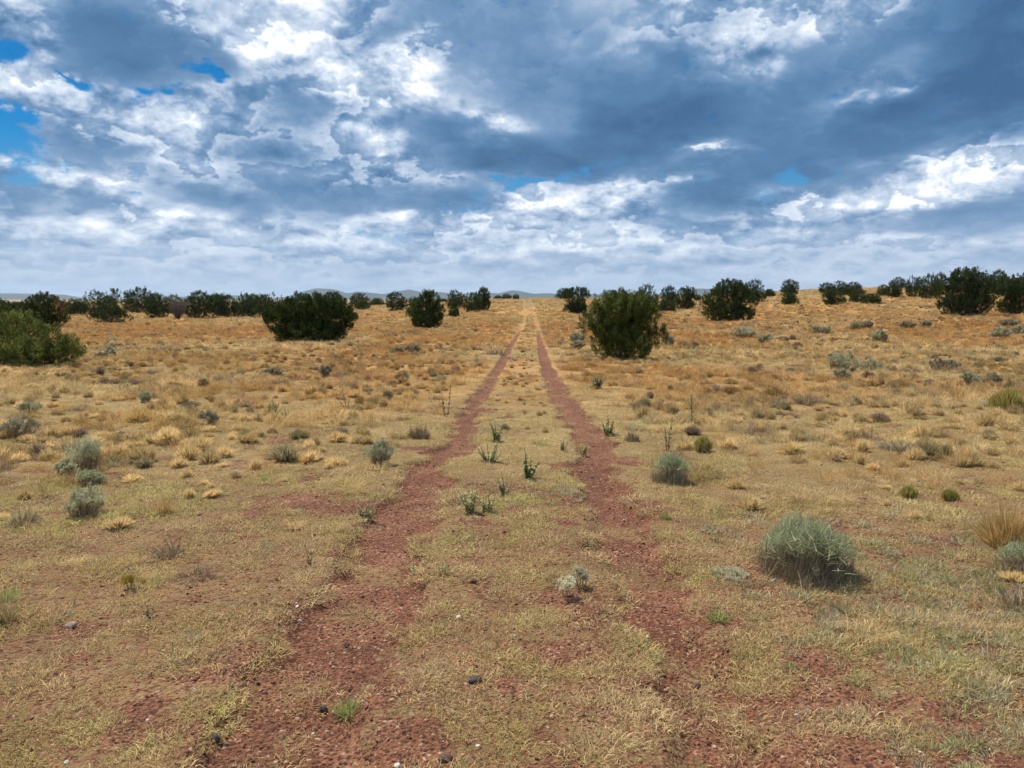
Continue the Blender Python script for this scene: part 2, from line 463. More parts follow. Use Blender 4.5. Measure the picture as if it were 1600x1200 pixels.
# ------------------------------------------------------------------ far hills
def build_hills():
    px = np.arange(-260, 1900, 6)
    kp = [-260, -200, 0, 50, 105, 140, 250, 340, 370, 430, 450, 480, 497, 525, 545, 560, 600, 640, 665, 690, 710, 760, 780, 800, 815, 830, 890, 1060, 1083, 1120, 1200, 1300, 1900]
    kr = [462, 458, 459, 459.5, 461, 467, 467, 461, 462, 466, 464, 455, 451, 453, 459, 456, 460, 453, 458, 457, 460, 458, 459, 454, 456, 459.5, 460.5, 460, 452, 455, 462, 465, 465]
    D0 = 9500.0
    X = (px - 800) / F * D0
    top = (466.5 - np.interp(px, kp, kr)) / F * D0 + 2
    rows, nr = [], 26
    for j in range(nr):
        t = j / (nr - 1)                      # 0 = foot on our side, 1 = foot beyond
        prof = math.sin(math.pi * t) ** 1.3
        Y = D0 - 1300 + 2600 * t
        nz = (fbm(X, X * 0 + Y, 500, 4, 41) - .5) * 60 * prof * (t < .48)
        rows.append(np.stack([X * Y / D0, X * 0 + Y, -14 + (top + 14) * prof + nz * (top / 90).clip(0, 1)], -1))
    v = np.concatenate(rows)
    n = len(px); i = np.arange(n * nr).reshape(nr, n)
    f = np.stack([i[:-1, :-1], i[:-1, 1:], i[1:, 1:], i[1:, :-1]], -1).reshape(-1, 4)
    s = Mat("hill_scrub")
    pos = s.n("ShaderNodeNewGeometry").outputs["Position"]
    m = s.finish(s.ramp(s.noise(pos, .004, 6, .6), [(.35, (.025, .036, .025)), (.6, (.045, .052, .035)), (.75, (.09, .08, .05))]), .95)
    tag(link("hills", mesh_np("hills", v, f, m, True)), kind="structure")
build_hills()

def build_haze():
    x, y0, y1, z0, z1 = 12600, -1600, 12600, ZMIN - 1.0, 190
    v = [(-x, y0, z0), (x, y0, z0), (x, y1, z0), (-x, y1, z0), (-x, y0, z1), (x, y0, z1), (x, y1, z1), (-x, y1, z1)]
    f = [(0, 3, 2, 1), (4, 5, 6, 7), (0, 1, 5, 4), (1, 2, 6, 5), (2, 3, 7, 6), (3, 0, 4, 7)]
    s = Mat("haze_air")
    p = s.n("ShaderNodeVolumePrincipled")
    p.inputs["Color"].default_value = (.62, .80, 1.0, 1); p.inputs["Density"].default_value = 4.5e-5
    p.inputs["Anisotropy"].default_value = .2
    s.nt.links.new(p.outputs[0], s.out.inputs["Volume"])
    s.mat.cycles.homogeneous_volume = True
    tag(link("haze", mesh_np("haze", v, np.array(f), s.mat)), kind="stuff", label="thin pale blue haze over the far plain and hills", cat="haze")
build_haze()

sun = bpy.data.lights.new("sun", 'SUN'); sun.energy = 5.0; sun.angle = math.radians(.53); sun.color = (1, .94, .84)
so = bpy.data.objects.new("sun", sun); COL.objects.link(so)
sd = Vector((math.sin(SUN_AZ) * math.cos(SUN_EL), math.cos(SUN_AZ) * math.cos(SUN_EL), math.sin(SUN_EL)))
so.rotation_euler = (sd).to_track_quat('Z', 'Y').to_euler(); so.location = (-20, 30, 60)

# ------------------------------------------------------------------ blades, tufts and stones that nobody could count
def blades(base, lean, length, width, droop=.35, rng=RNG, az=None, sect=2):
    """base (n,3), lean (n,) outward tilt, length, width: curved tapering blades. returns verts, tris, tone per vertex"""
    n = len(base)
    if az is None: az = rng.uniform(0, 2 * np.pi, n)
    out = np.stack([np.cos(az), np.sin(az), np.zeros(n)], -1)
    tw = az + np.pi / 2 + rng.normal(0, .7, n)
    side = np.stack([np.cos(tw), np.sin(tw), np.zeros(n)], -1)
    lev, V = np.linspace(0, 1, sect + 1), []
    for k, t in enumerate(lev):
        ang = lean + droop * t * t
        p = base + (length * t)[:, None] * (out * np.sin(ang)[:, None] + np.array([0, 0, 1.]) * np.cos(ang)[:, None])
        w = width * (1 - .35 * t) * .5
        if k < sect: V += [p - side * w[:, None], p + side * w[:, None]]
        else: V.append(p)
    V = np.stack(V, 1)                                       # n, 2*sect+1, 3
    m = 2 * sect + 1
    T = []
    for k in range(sect - 1):
        T += [(2 * k, 2 * k + 1, 2 * k + 3), (2 * k, 2 * k + 3, 2 * k + 2)]
    T.append((2 * sect - 2, 2 * sect - 1, 2 * sect))
    tri = (np.arange(n)[:, None, None] * m + np.array(T)[None]).reshape(-1, 3)
    tone = np.repeat(rng.uniform(0, 1, n), m)
    return V.reshape(-1, 3), tri, tone
def join(parts):
    V, T, C, o = [], [], [], 0
    for v, t, c in parts:
        V.append(v); T.append(t + o); C.append(c); o += len(v)
    return np.concatenate(V), np.concatenate(T), np.concatenate(C)
def stone(rng, flat=.6):
    import bmesh
    bm = bmesh.new(); bmesh.ops.create_icosphere(bm, subdivisions=2, radius=1)
    v = np.array([q.co[:] for q in bm.verts]); t = np.array([[a.index for a in f.verts] for f in bm.faces]); bm.free()
    for _ in range(12):                                      # break faces off the ball
        d = rng.normal(0, 1, 3); d /= np.linalg.norm(d); c = rng.uniform(.35, .80)
        e = v @ d - c
        v = v - np.where(e > 0, e, 0)[:, None] * d
    v = v * (1, rng.uniform(.6, .9), flat) + rng.normal(0, .02, v.shape)
    return v, t, np.full(len(v), .5)

def tint_material(name, transl=.35, spread=.7, kind='INSTANCER'):
    s = Mat(name)
    tint = s.attr("tint", kind).outputs["Color"]
    tone = s.attr("tone").outputs["Fac"]
    k = s.math('ADD', s.math('MULTIPLY', tone, spread), 1 - spread / 2)
    c = s.n("ShaderNodeVectorMath", operation='SCALE'); s.put(c.inputs[0], tint); s.put(c.inputs["Scale"], k)
    return s.finish(c.outputs[0], .9, transl=transl) if transl else s.finish(c.outputs[0], .85)

def scatter(name, label, cat, variants, mat, pts, idx, rot, scl, tint):
    """one object: every point carries one copy of a variant"""
    src = bpy.data.collections.new(name + "_source")
    for k, (v, t, c) in enumerate(variants):
        me = mesh_np("%s_piece" % name, v, t, mat, False, {"tone": ('POINT', 'FLOAT', c)})
        src.objects.link(bpy.data.objects.new("%s_%02d" % (name, k), me))
    me = mesh_np(name, pts, np.zeros((0, 3), int), mat, False, {
        "variant": ('POINT', 'INT', idx), "turn": ('POINT', 'FLOAT_VECTOR', rot), "size": ('POINT', 'FLOAT_VECTOR', scl),
        "tint": ('POINT', 'FLOAT_COLOR', np.concatenate([tint, np.ones((len(tint), 1))], 1))})
    o = link(name, me)
    tag(o, label, cat, kind="stuff")
    g = bpy.data.node_groups.new(name, 'GeometryNodeTree')
    g.interface.new_socket("Geometry", in_out='INPUT', socket_type='NodeSocketGeometry')
    g.interface.new_socket("Geometry", in_out='OUTPUT', socket_type='NodeSocketGeometry')
    N, L = g.nodes, g.links
    gi, go = N.new("NodeGroupInput"), N.new("NodeGroupOutput")
    ci = N.new("GeometryNodeCollectionInfo"); ci.inputs["Collection"].default_value = src
    ci.inputs["Separate Children"].default_value = True; ci.inputs["Reset Children"].default_value = True
    ip = N.new("GeometryNodeInstanceOnPoints"); ip.inputs["Pick Instance"].default_value = True
    def na(nm, typ):
        a = N.new("GeometryNodeInputNamedAttribute"); a.data_type = typ; a.inputs["Name"].default_value = nm
        return a.outputs["Attribute"]
    L.new(gi.outputs[0], ip.inputs["Points"]); L.new(ci.outputs[0], ip.inputs["Instance"])
    L.new(na("variant", 'INT'), ip.inputs["Instance Index"])
    L.new(na("size", 'FLOAT_VECTOR'), ip.inputs["Scale"])
    er = N.new("FunctionNodeEulerToRotation"); L.new(na("turn", 'FLOAT_VECTOR'), er.inputs[0])
    L.new(er.outputs[0], ip.inputs["Rotation"])
    L.new(ip.outputs[0], go.inputs[0])
    md = o.modifiers.new("scatter", 'NODES'); md.node_group = g
    return o

def band(y0, y1, dens, rng, wide=.74, pad=2.4):
    """random points of the view sector between two distances"""
    A = (wide * (y0 + y1) + 2 * pad) * (y1 - y0)
    n = int(A * dens)
    y = rng.uniform(y0, y1, n); x = rng.uniform(-1, 1, n) * (wide * y1 + pad)
    k = np.abs(x) < wide * y + pad
    return x[k], y[k]

STRAW, GOLD, RUST = np.array((.60, .45, .225)), np.array((.47, .305, .120)), np.array((.47, .26, .095))
OLIVE, GREYG, DEAD = np.array((.43, .325, .135)), np.array((.33, .31, .19)), np.array((.17, .12, .085))
def lerp(a, b, t): return a + (b - a) * t[:, None]
def field_tint(x, y, rng):
    n = len(x)
    a = sstep(.40, .62, fbm(x, y * .7, 5, 3, 61) + rng.normal(0, .05, n))
    c = lerp(np.tile(GOLD, (n, 1)), STRAW, a)
    c = lerp(c, RUST, np.clip(rust_field(x, y) * 1.1 + rng.normal(0, .12, n), 0, 1))
    o = sstep(13, 4, y) * .6 * sstep(.35, .6, fbm(x, y, 1.4, 3, 62))
    c = lerp(c, OLIVE, np.clip(o, 0, 1))
    r = rng.uniform(0, 1, n)
    c = np.where((r < .10)[:, None], DEAD * 1.5, c)
    c = np.where((r > .955)[:, None], GREYG * .9, c)
    c = lerp(c, np.tile((GOLD + STRAW) / 2, (n, 1)) * 1.05, sstep(60, 140, y) * .7)
    m = fbm(x, y, .8, 3, 63)
    return c * (rng.uniform(.70, 1.15, (n, 1)) * (.70 + .6 * m)[:, None] * 1.05)

def tuft_set(k, n, rad, ln, wd, lean, droop, rng, sect=2):
    out = []
    for _ in range(k):
        r = rad * np.sqrt(rng.uniform(0, 1, n)); a = rng.uniform(0, 2 * np.pi, n)
        b = np.stack([r * np.cos(a), r * np.sin(a), np.full(n, -.006)], -1)
        az = a + rng.normal(0, .9, n)
        out.append(blades(b, rng.uniform(*lean, n), rng.uniform(*ln, n), np.full(n, wd) * rng.uniform(.7, 1.3, n), droop, rng, az, sect))
    return out

def build_grass():
    g = np.random.default_rng(101)
    gm = tint_material("grass_blades", .38, .75)
    def put(name, label, cat, variants, xs, ys, s, tint, g, mat=gm, sink=.004, tilt=.12, flat=None):
        n = len(xs)
        pts = np.stack([xs, ys, H(xs, ys) - sink], -1)
        rot = np.stack([g.normal(0, tilt, n), g.normal(0, tilt, n), g.uniform(0, 6.283, n)], -1)
        sc = np.stack([s, s, s * g.uniform(.8, 1.2, n)], -1)
        if flat is not None: sc[:, 2] = flat
        return scatter(name, label, cat, variants, mat, pts, g.integers(0, len(variants), n), rot, sc, tint)
    # 1. short mats round the track
    X, Y, S = [], [], []
    for (a, b, d) in ((1.0, 3.6, 1150), (3.6, 6.5, 720), (6.5, 11, 300), (11, 20, 80)):
        x, y = band(a, b, d, g)
        br = bare_field(x, y)
        cl = fbm(x, y, .16, 3, 71)
        p = (1 - br) * (.10 + 1.1 * sstep(.42, .54, cl)) + .10 * sstep(.45, .65, cl)
        p *= 1 - .93 * track(x, y) * sstep(2, 5, y)
        k = g.uniform(0, 1, len(x)) < p
        X.append(x[k]); Y.append(y[k]); S.append(g.uniform(.6, 1.25, k.sum()) * (.6 + .8 * sstep(.35, .6, cl[k])) * np.interp(y[k], [2, 10, 20], [1, 1.25, 1.8]))
    X, Y, S = map(np.concatenate, (X, Y, S))
    n = len(X)
    c = lerp(np.tile(OLIVE, (n, 1)), np.array((.52, .385, .21)), sstep(.25, .6, fbm(X, Y, .5, 3, 72) + g.normal(0, .15, n)) * .95)
    c = lerp(c, field_tint(X, Y, g), sstep(6, 14, Y) * .8)
    c = lerp(c, np.array((.44, .405, .145)), sstep(.50, .70, fbm(X, Y, .45, 2, 73)) * .55)
    put("short_grass", "short olive and straw grass matting the red soil round the track", "grass",
        tuft_set(6, 60, .060, (.012, .038), .0021, (.2, 1.3), .5, g), X, Y, S, c * g.uniform(.75, 1.4, (n, 1)), g)
    # 2. bunches of the open field
    for name, label, y0, bands, vs in (
        ("bunch_grass", "dry straw coloured bunch grass on both sides of the track", 0,
         ((3.2, 8, 14), (8, 18, 20), (18, 30, 15)), tuft_set(4, 100, .05, (.08, .22), .0036, (.1, 1.25), .7, g, 3) + tuft_set(3, 190, .13, (.10, .24), .0040, (.1, 1.2), .7, g, 3)),
        ("far_bunch_grass", "golden grass running up to the junipers and the far crest", 0,
         ((29, 60, 8.5), (60, 110, 5.0), (110, 215, 2.6)), tuft_set(3, 46, .10, (.12, .32), .014, (.1, 1.2), .7, g) + tuft_set(3, 100, .22, (.12, .34), .016, (.1, 1.25), .7, g))):
        X, Y, S = [], [], []
        for (a, b, d) in bands:
            x, y = band(a, b, d, g, pad=3)
            u = np.abs(x - centre(y))
            cl = fbm(x, y, 1.1, 3, 81)
            p = (.10 + .95 * sstep(.40, .60, cl)) * (1 - bare_field(x, y) * .95)
            p *= np.maximum(sstep(1.0, np.interp(y, [12, 25], [1.9, 1.25]), u) * sstep(.9, 2.6, u + y * .16 - .7 * sstep(5, 3, y)), (.55 + .45 * sstep(15, 30, y)) * sstep(7, 14, y) * sstep(.62, .40, u))
            p = np.where((u > .5) & (u < 1.02) & (y < 48), 0, p) * np.where((u > .5) & (u < 1.0) & (y < 100), .35, 1)
            k = g.uniform(0, 1, len(x)) < p
            x, y, u, cl = x[k], y[k], u[k], cl[k]
            s = g.uniform(.45, 1.1, len(x)) * (.7 + .6 * sstep(.4, .65, cl)) * np.where(u < .7, .55, 1) * np.interp(y, [3, 7, 15, 60, 120, 210], [.55, .8, 1.05, 1.25, 1.6, 2.0])
            X.append(x); Y.append(y); S.append(s)
        X, Y, S = map(np.concatenate, (X, Y, S))
        put(name, label, "grass", vs, X, Y, S, field_tint(X, Y, g), g)
    # mounds: dense round tufts with a dark side
    def dome(w_, h_, n):
        az = g.uniform(0, 2 * np.pi, n); u = g.uniform(0, 1, n) ** .55
        tip = np.stack([np.cos(az) * u * w_ / 2, np.sin(az) * u * w_ / 2, h_ * np.sqrt(1 - (u * .96) ** 2) * g.uniform(.65, 1.1, n)], -1)
        tip[:, 2] = np.maximum(tip[:, 2], .01)
        a = tip * (.35, .35, 0) + g.normal(0, .01, (n, 3)); a[:, 2] = -.01
        tip[:, :2] += g.normal(0, .10, (n, 2)) * w_ * .3
        d = tip - a; s_ = np.cross(d, g.normal(0, 1, (n, 3))); s_ /= np.linalg.norm(s_, axis=1)[:, None] + 1e-9
        wd = .0042 * g.uniform(.6, 1.4, n)[:, None] * (w_ / .32)
        mid = a + d * .55 + np.array([0, 0, 1.]) * (h_ * .10)
        V = np.stack([a - s_ * wd, a + s_ * wd, mid + s_ * wd * .8, mid - s_ * wd * .8, tip], 1).reshape(-1, 3)
        i = np.arange(n)[:, None] * 5
        return V, np.concatenate([i + (0, 1, 2), i + (0, 2, 3), i + (3, 2, 4)], 1).reshape(-1, 3), np.repeat(g.uniform(0, 1, n), 5)
    X, Y, S = [], [], []
    for (a, b, d, s0) in ((3.4, 7, 4.0, .50), (7, 14, 11.0, .75), (14, 32, 9.0, .92), (32, 75, 2.6, 1.25), (75, 200, .5, 1.7)):
        x, y = band(a, b, d, g, pad=3)
        u = np.abs(x - centre(y))
        p = (.25 + .75 * sstep(.36, .58, fbm(x, y, 2.2, 3, 131))) * sstep(1.3, 2.2, u) * sstep(1.2, 3.4, u + (y - 3) * .35)
        p = np.maximum(p, .35 * (u < .42) * (y > 9))
        k = g.uniform(0, 1, len(x)) < p
        X.append(x[k]); Y.append(y[k]); S.append(s0 * g.uniform(.5, 1.25, k.sum()) * np.where(u[k] < .6, .5, 1))
    X, Y, S = map(np.concatenate, (X, Y, S)); n = len(X)
    c = field_tint(X, Y, g)
    r = g.uniform(0, 1, n)
    pale = sstep(.45, .62, fbm(X, Y, 4.5, 2, 133)) * sstep(70, 30, Y)
    c = lerp(c, STRAW * 1.22, np.where(r < .7, .35 + .65 * pale, pale * .3))
    c = c * g.uniform(.75, 1.2, (n, 1))
    nr_ = g.uniform(0, 1, n) < np.interp(Y, [25, 60], [1, .3])
    c = np.where(((r > .965) & nr_)[:, None], DEAD * g.uniform(1.1, 2.2, (n, 1)), c)
    c = np.where(((r > .925) & (r < .965) & nr_)[:, None], np.array((.30, .26, .13)), c)
    put("grass_mounds", "rounded pale and rusty grass mounds between the shrubs", "grass",
        [dome(.34, .20, 420), dome(.30, .16, 360), dome(.38, .17, 460), dome(.26, .20, 320), dome(.42, .15, 420)], X, Y, S, c, g, tilt=.08)
    # 3. fine rusty grass in patches
    x, y = band(6, 60, 9, g)
    k = g.uniform(0, 1, len(x)) < sstep(.5, .62, fbm(x, y, 2.6, 3, 91)) * sstep(1.5, 2.2, np.abs(x - centre(y))) * (.35 + .65 * sstep(8, 16, y))
    x, y = x[k], y[k]
    put("fine_rusty_grass", "fine wispy rust coloured grass standing in loose patches", "grass",
        tuft_set(4, 60, .10, (.12, .34), .0030, (.05, .8), .5, g, 3), x, y, g.uniform(.6, 1.15, len(x)) * np.interp(y, [6, 20, 60], [.8, 1, 1.3]),
        lerp(np.tile(RUST, (len(x), 1)), GOLD, g.uniform(0, .6, len(x))) * 1.05, g)
    # 4. tall single stalks
    x, y = band(2.6, 26, 5, g)
    k = (np.abs(x - centre(y)) > 1.5) & (g.uniform(0, 1, len(x)) < .6)
    x, y = x[k], y[k]
    put("grass_stalks", "thin pale dry stalks standing above the grass", "grass",
        tuft_set(5, 5, .03, (.14, .36), .0026, (.1, .8), .5, g, 3), x, y, g.uniform(.6, 1.1, len(x)), np.tile(STRAW * 1.1, (len(x), 1)), g)
    # 5. low grey cushions, dense at the near right
    X, Y, S = [], [], []
    for (a, b, d) in ((1.4, 6.5, 240), (6.5, 20, 9), (20, 38, 3), (38, 90, 3.5)):
        x, y = band(a, b, d, g)
        w = sstep(.8, 1.6, x) * sstep(5.8, 3.8, y) * (.15 + .85 * sstep(.38, .55, fbm(x, y, .35, 3, 95))) + .02 + .05 * (y > 6) - .05 * (y > 20)
        uu = x - centre(y)
        strip = ((np.abs(uu) < .5) | ((uu > -2.1) & (uu < -1.0)) | ((uu > 1.0) & (uu < 1.6) & (y < 70))) & (y > 38) & (y < 88)
        w = np.where(strip, 1.0, w)
        w = np.where((np.abs(uu) < .5) & (y > 5.5) & (y < 38), .12 + .75 * sstep(.45, .62, fbm(x, y, .6, 2, 96)), w); strip = strip | ((np.abs(uu) < .5) & (y > 5.5) & (y < 38))
        k = (g.uniform(0, 1, len(x)) < w) & ((np.abs(uu) > 1.1) | strip)
        X.append(x[k]); Y.append(y[k]); S.append(g.uniform(.55, 1.2, k.sum()) * np.interp(y[k], [2, 4, 6, 20, 90], [1.1, 1.25, 1.1, 1.8, 3.2]))
    X, Y, S = map(np.concatenate, (X, Y, S)); n = len(X)
    c = lerp(np.tile(np.array((.41, .375, .20)), (n, 1)), np.array((.47, .41, .27)), g.uniform(0, 1, n))
    c = np.where((g.uniform(0, 1, n) < .25)[:, None], np.array((.36, .34, .15)), c)
    put("cushion_scrub", "low grey green cushion plants hugging the red soil", "ground cover",
        tuft_set(5, 130, .050, (.015, .042), .0040, (.0, 1.4), .3, g), X, Y, S, c * g.uniform(.8, 1.15, (n, 1)), g)
    # 6. gravel
    X, Y, S = [], [], []
    for (a, b, d, s0) in ((1.5, 3.6, 3200, 1.0), (3.6, 7, 1300, 1.25), (7, 14, 260, 1.7), (14, 30, 45, 2.4)):
        x, y = band(a, b, d, g, wide=.72, pad=1.6)
        br = bare_field(x, y)
        k = g.uniform(0, 1, len(x)) < br * (.35 + .65 * sstep(.35, .6, fbm(x, y, .3, 2, 98))) + .03 + .22 * sstep(9, 4, y)
        X.append(x[k]); Y.append(y[k]); S.append(s0 * .0037 * (1 + g.pareto(2.8, k.sum())).clip(0, 3.8))
    X, Y, S = map(np.concatenate, (X, Y, S)); n = len(X)
    pal = np.array([(.085, .038, .028), (.13, .052, .034), (.19, .078, .047), (.26, .112, .066), (.34, .185, .12), (.55, .47, .38)])
    c = pal[g.choice(6, n, p=(.14, .26, .28, .21, .105, .005))] * g.uniform(.8, 1.2, (n, 1))
    put("gravel", "loose red brown gravel in the wheel tracks and bare patches", "gravel",
        [stone(g, g.uniform(.5, .8)) for _ in range(6)], X, Y, S, c, g, mat=tint_material("gravel_stone", 0, 0), sink=0.0, tilt=.5)
    print("stuff built")
build_grass()

# ------------------------------------------------------------------ things: junipers, shrubs, weeds and stones
def leaf_material(name, cols, transl=.25, spread=.6):
    s = Mat(name)
    tone = s.attr("tone").outputs["Fac"]
    oi = s.n("ShaderNodeObjectInfo").outputs["Random"]
    c = s.ramp(tone, [(0, cols[0]), (.5, cols[1]), (1, cols[2])])
    k = s.math('ADD', s.math('MULTIPLY', oi, .35), .82)
    v = s.n("ShaderNodeVectorMath", operation='SCALE'); s.put(v.inputs[0], c); s.put(v.inputs["Scale"], k)
    return s.finish(v.outputs[0], .9, transl=transl)
M_JUN = leaf_material("juniper_scales", [(.026, .042, .015), (.050, .074, .024), (.125, .145, .045)], .18)  # lightest tone paints sunlit highlights onto sprays picked at random
M_JUNL = leaf_material("young_sunlit_juniper_scales", [(.038, .058, .016), (.085, .115, .030), (.24, .26, .07)], .22)  # lighter greens for the nearest juniper, its sunlit look put into the colour
M_JUNO = leaf_material("olive_juniper_scales", [(.05, .068, .018), (.11, .13, .035), (.30, .30, .085)], .25)
M_BARK = leaf_material("juniper_bark", [(.08, .055, .042), (.12, .09, .07), (.19, .15, .12)], 0.0)
M_DEADJ = leaf_material("dead_juniper_twigs", [(.14, .11, .09), (.21, .17, .14), (.30, .25, .21)], 0.0)
M_BROWNJ = leaf_material("dead_brown_sprays", [(.12, .055, .028), (.20, .09, .045), (.28, .14, .07)], .1)
M_SAGE = leaf_material("sage_leaves", [(.30, .285, .165), (.45, .44, .27), (.60, .58, .40)], .25)
M_SAGED = leaf_material("dusty_sage_leaves", [(.24, .20, .13), (.38, .335, .22), (.52, .47, .32)], .2)
M_RABBIT = leaf_material("pale_green_stems", [(.24, .265, .14), (.40, .42, .235), (.58, .59, .38)], .3)
M_TEAL = leaf_material("blue_green_leaves", [(.21, .225, .09), (.37, .38, .165), (.56, .55, .30)], .25)
M_GREEN = leaf_material("fresh_green_leaves", [(.22, .24, .07), (.37, .38, .13), (.55, .54, .24)], .3)
M_OLIVE = leaf_material("olive_stems", [(.24, .20, .05), (.42, .35, .10), (.58, .50, .18)], .3)
M_TWIG = leaf_material("grey_brown_twigs", [(.19, .13, .075), (.36, .27, .165), (.56, .45, .30)], 0.0)
M_DARKW = leaf_material("dark_weed", [(.035, .042, .020), (.065, .075, .035), (.11, .12, .06)], .1)
M_STRAWG = leaf_material("straw_blades", [(.32, .22, .10), (.48, .36, .17), (.62, .50, .28)], .35)
M_GOLDG = leaf_material("golden_blades", [(.40, .24, .08), (.54, .35, .13), (.70, .50, .23)], .5)
M_THISTLE = leaf_material("thistle_leaves", [(.08, .12, .045), (.16, .21, .09), (.28, .33, .16)], .2)
M_WHITEP = leaf_material("whitish_petals", [(.55, .48, .28), (.72, .67, .45), (.80, .78, .62)], .2)
M_YELLOWP = leaf_material("yellow_petals", [(.45, .32, .06), (.55, .42, .10), (.62, .50, .18)], .2)
M_WHITEC = leaf_material("whitish_cushion", [(.48, .43, .27), (.64, .58, .40), (.78, .72, .54)], .2)

def tube(pts, r0, r1, k=5):
    pts = np.array(pts, float); n = len(pts)
    V, T = [], []
    for i in range(n):
        d = pts[min(i + 1, n - 1)] - pts[max(i - 1, 0)]; d /= np.linalg.norm(d) + 1e-9
        a = np.cross(d, (.31, .95, .1)); a /= np.linalg.norm(a) + 1e-9; b = np.cross(d, a)
        r = r0 + (r1 - r0) * i / (n - 1)
        for j in range(k):
            t = 2 * math.pi * j / k
            V.append(pts[i] + r * (a * math.cos(t) + b * math.sin(t)))
    for i in range(n - 1):
        for j in range(k):
            p, q = i * k + j, i * k + (j + 1) % k
            T += [(p, q, q + k), (p, q + k, p + k)]
    return np.array(V), np.array(T), np.random.default_rng(n).uniform(0, 1, len(V))

def sprays(c, d, n, ln, rad, size, width, rng):
    """foliage plumes: for each centre c and direction d, n small leaf blades along a plume of length ln and radius rad"""
    m = len(c)
    C = np.repeat(c, n, 0); D = np.repeat(d, n, 0); LN = np.repeat(ln, n); RD = np.repeat(rad, n)
    t = rng.uniform(-.55, .5, m * n)
    off = rng.normal(0, 1, (m * n, 3)); off /= np.linalg.norm(off, axis=1)[:, None]
    rr = RD * np.sqrt(rng.uniform(0, 1, m * n)) * (1 - .9 * np.maximum(t, 0) * 1.6).clip(.12, 1)
    P = C + D * (t * LN)[:, None] + off * rr[:, None]
    dirn = D * .9 + off * .75 + rng.normal(0, .35, P.shape) + np.array([0, 0, .35])
    dirn /= np.linalg.norm(dirn, axis=1)[:, None]
    s = np.cross(dirn, rng.normal(0, 1, P.shape)); s /= np.linalg.norm(s, axis=1)[:, None] + 1e-9
    L_ = rng.uniform(.6, 1.3, m * n) * size; W = rng.uniform(.6, 1.3, m * n) * width
    V = np.stack([P - s * (W * .5)[:, None] , P + s * (W * .5)[:, None], P + dirn * L_[:, None] + s * (W * .12)[:, None], P + dirn * (L_ * .95)[:, None] - s * (W * .22)[:, None]], 1).reshape(-1, 3)
    i = np.arange(m * n)[:, None] * 4
    T = np.concatenate([i + (0, 1, 2), i + (0, 2, 3)], 1).reshape(-1, 3)
    base = np.repeat(rng.uniform(.0, .75, m), n)
    tone = np.repeat(np.clip(base + rng.normal(.12, .22, m * n), 0, 1), 4)
    return V, T, tone

def crown_mesh(lobes, plumes, per, rng, size=.070, width=.030, plume=.25, open_=0.0, base=.02):
    """lobes: (x, y, z, rx, ry, rz) in metres; plumes sit over the union of the lobes and a few inside"""
    C, D = [], []
    vol = np.array([(l[3] * l[5]) ** 1.0 for l in lobes]); vol = vol / vol.sum()
    Ls = np.array(lobes)
    while len(C) < plumes:
        l = lobes[rng.choice(len(lobes), p=vol)]
        d = rng.normal(0, 1, 3); d /= np.linalg.norm(d)
        if d[2] < -.2 and rng.uniform() < .35: d[2] *= -1
        r = rng.uniform(.78, 1.0) if rng.uniform() < .68 else rng.uniform(.25, .8)
        p = np.array(l[:3]) + d * np.array(l[3:]) * r * (1 + .16 * (rng.uniform() - .5))
        if p[2] < base: p[2] = base + rng.uniform(0, .15)
        if r > .77:                                          # skip what lies deep inside another lobe
            q = ((p - Ls[:, :3]) / Ls[:, 3:]); e = (q * q).sum(1)
            if (e < .45).sum() > 0 and rng.uniform() < .8: continue
        if open_ and vnoise(np.array([p[0] * 2.6]), np.array([p[2] * 2.6 + p[1]]), 5)[0] < open_: continue
        o = d * (.55, .55, .45) + np.array([0, 0, .75]); o /= np.linalg.norm(o)
        C.append(p); D.append(o)
    C, D = np.array(C), np.array(D)
    m = len(C)
    return sprays(C, D, per, rng.uniform(.7, 1.35, m) * plume, rng.uniform(.7, 1.3, m) * plume * .42, size, width, rng)

def trunk_mesh(lobes, h, rng, stems=5, r=.07):
    P = []
    for k in range(stems):
        l = lobes[k % len(lobes)]
        a = rng.uniform(0, 6.28)
        b = np.array([math.cos(a) * .10, math.sin(a) * .10, -.06]) * (1 + .5 * h / 3)
        e = np.array(l[:3]) + rng.normal(0, .25, 3) * np.array(l[3:])
        e[2] = max(e[2], .35 * h)
        mid = b * .5 + e * .5 + np.array([e[0] * .10, e[1] * .10, -.10 * h])
        P.append(tube([b, b * .7 + mid * .3 + rng.normal(0, .02, 3), mid, mid * .45 + e * .55 + rng.normal(0, .05, 3), e], r * rng.uniform(.6, 1.1), r * .22))
        for _ in range(3):
            q = mid + (e - mid) * rng.uniform(0, .8); w = rng.normal(0, 1, 3) * (.35, .35, .2) * h * .35
            P.append(tube([q, q + w * .5 + (0, 0, .03), q + w + (0, 0, .12 * h)], r * .3, r * .08, 4))
    return join(P)

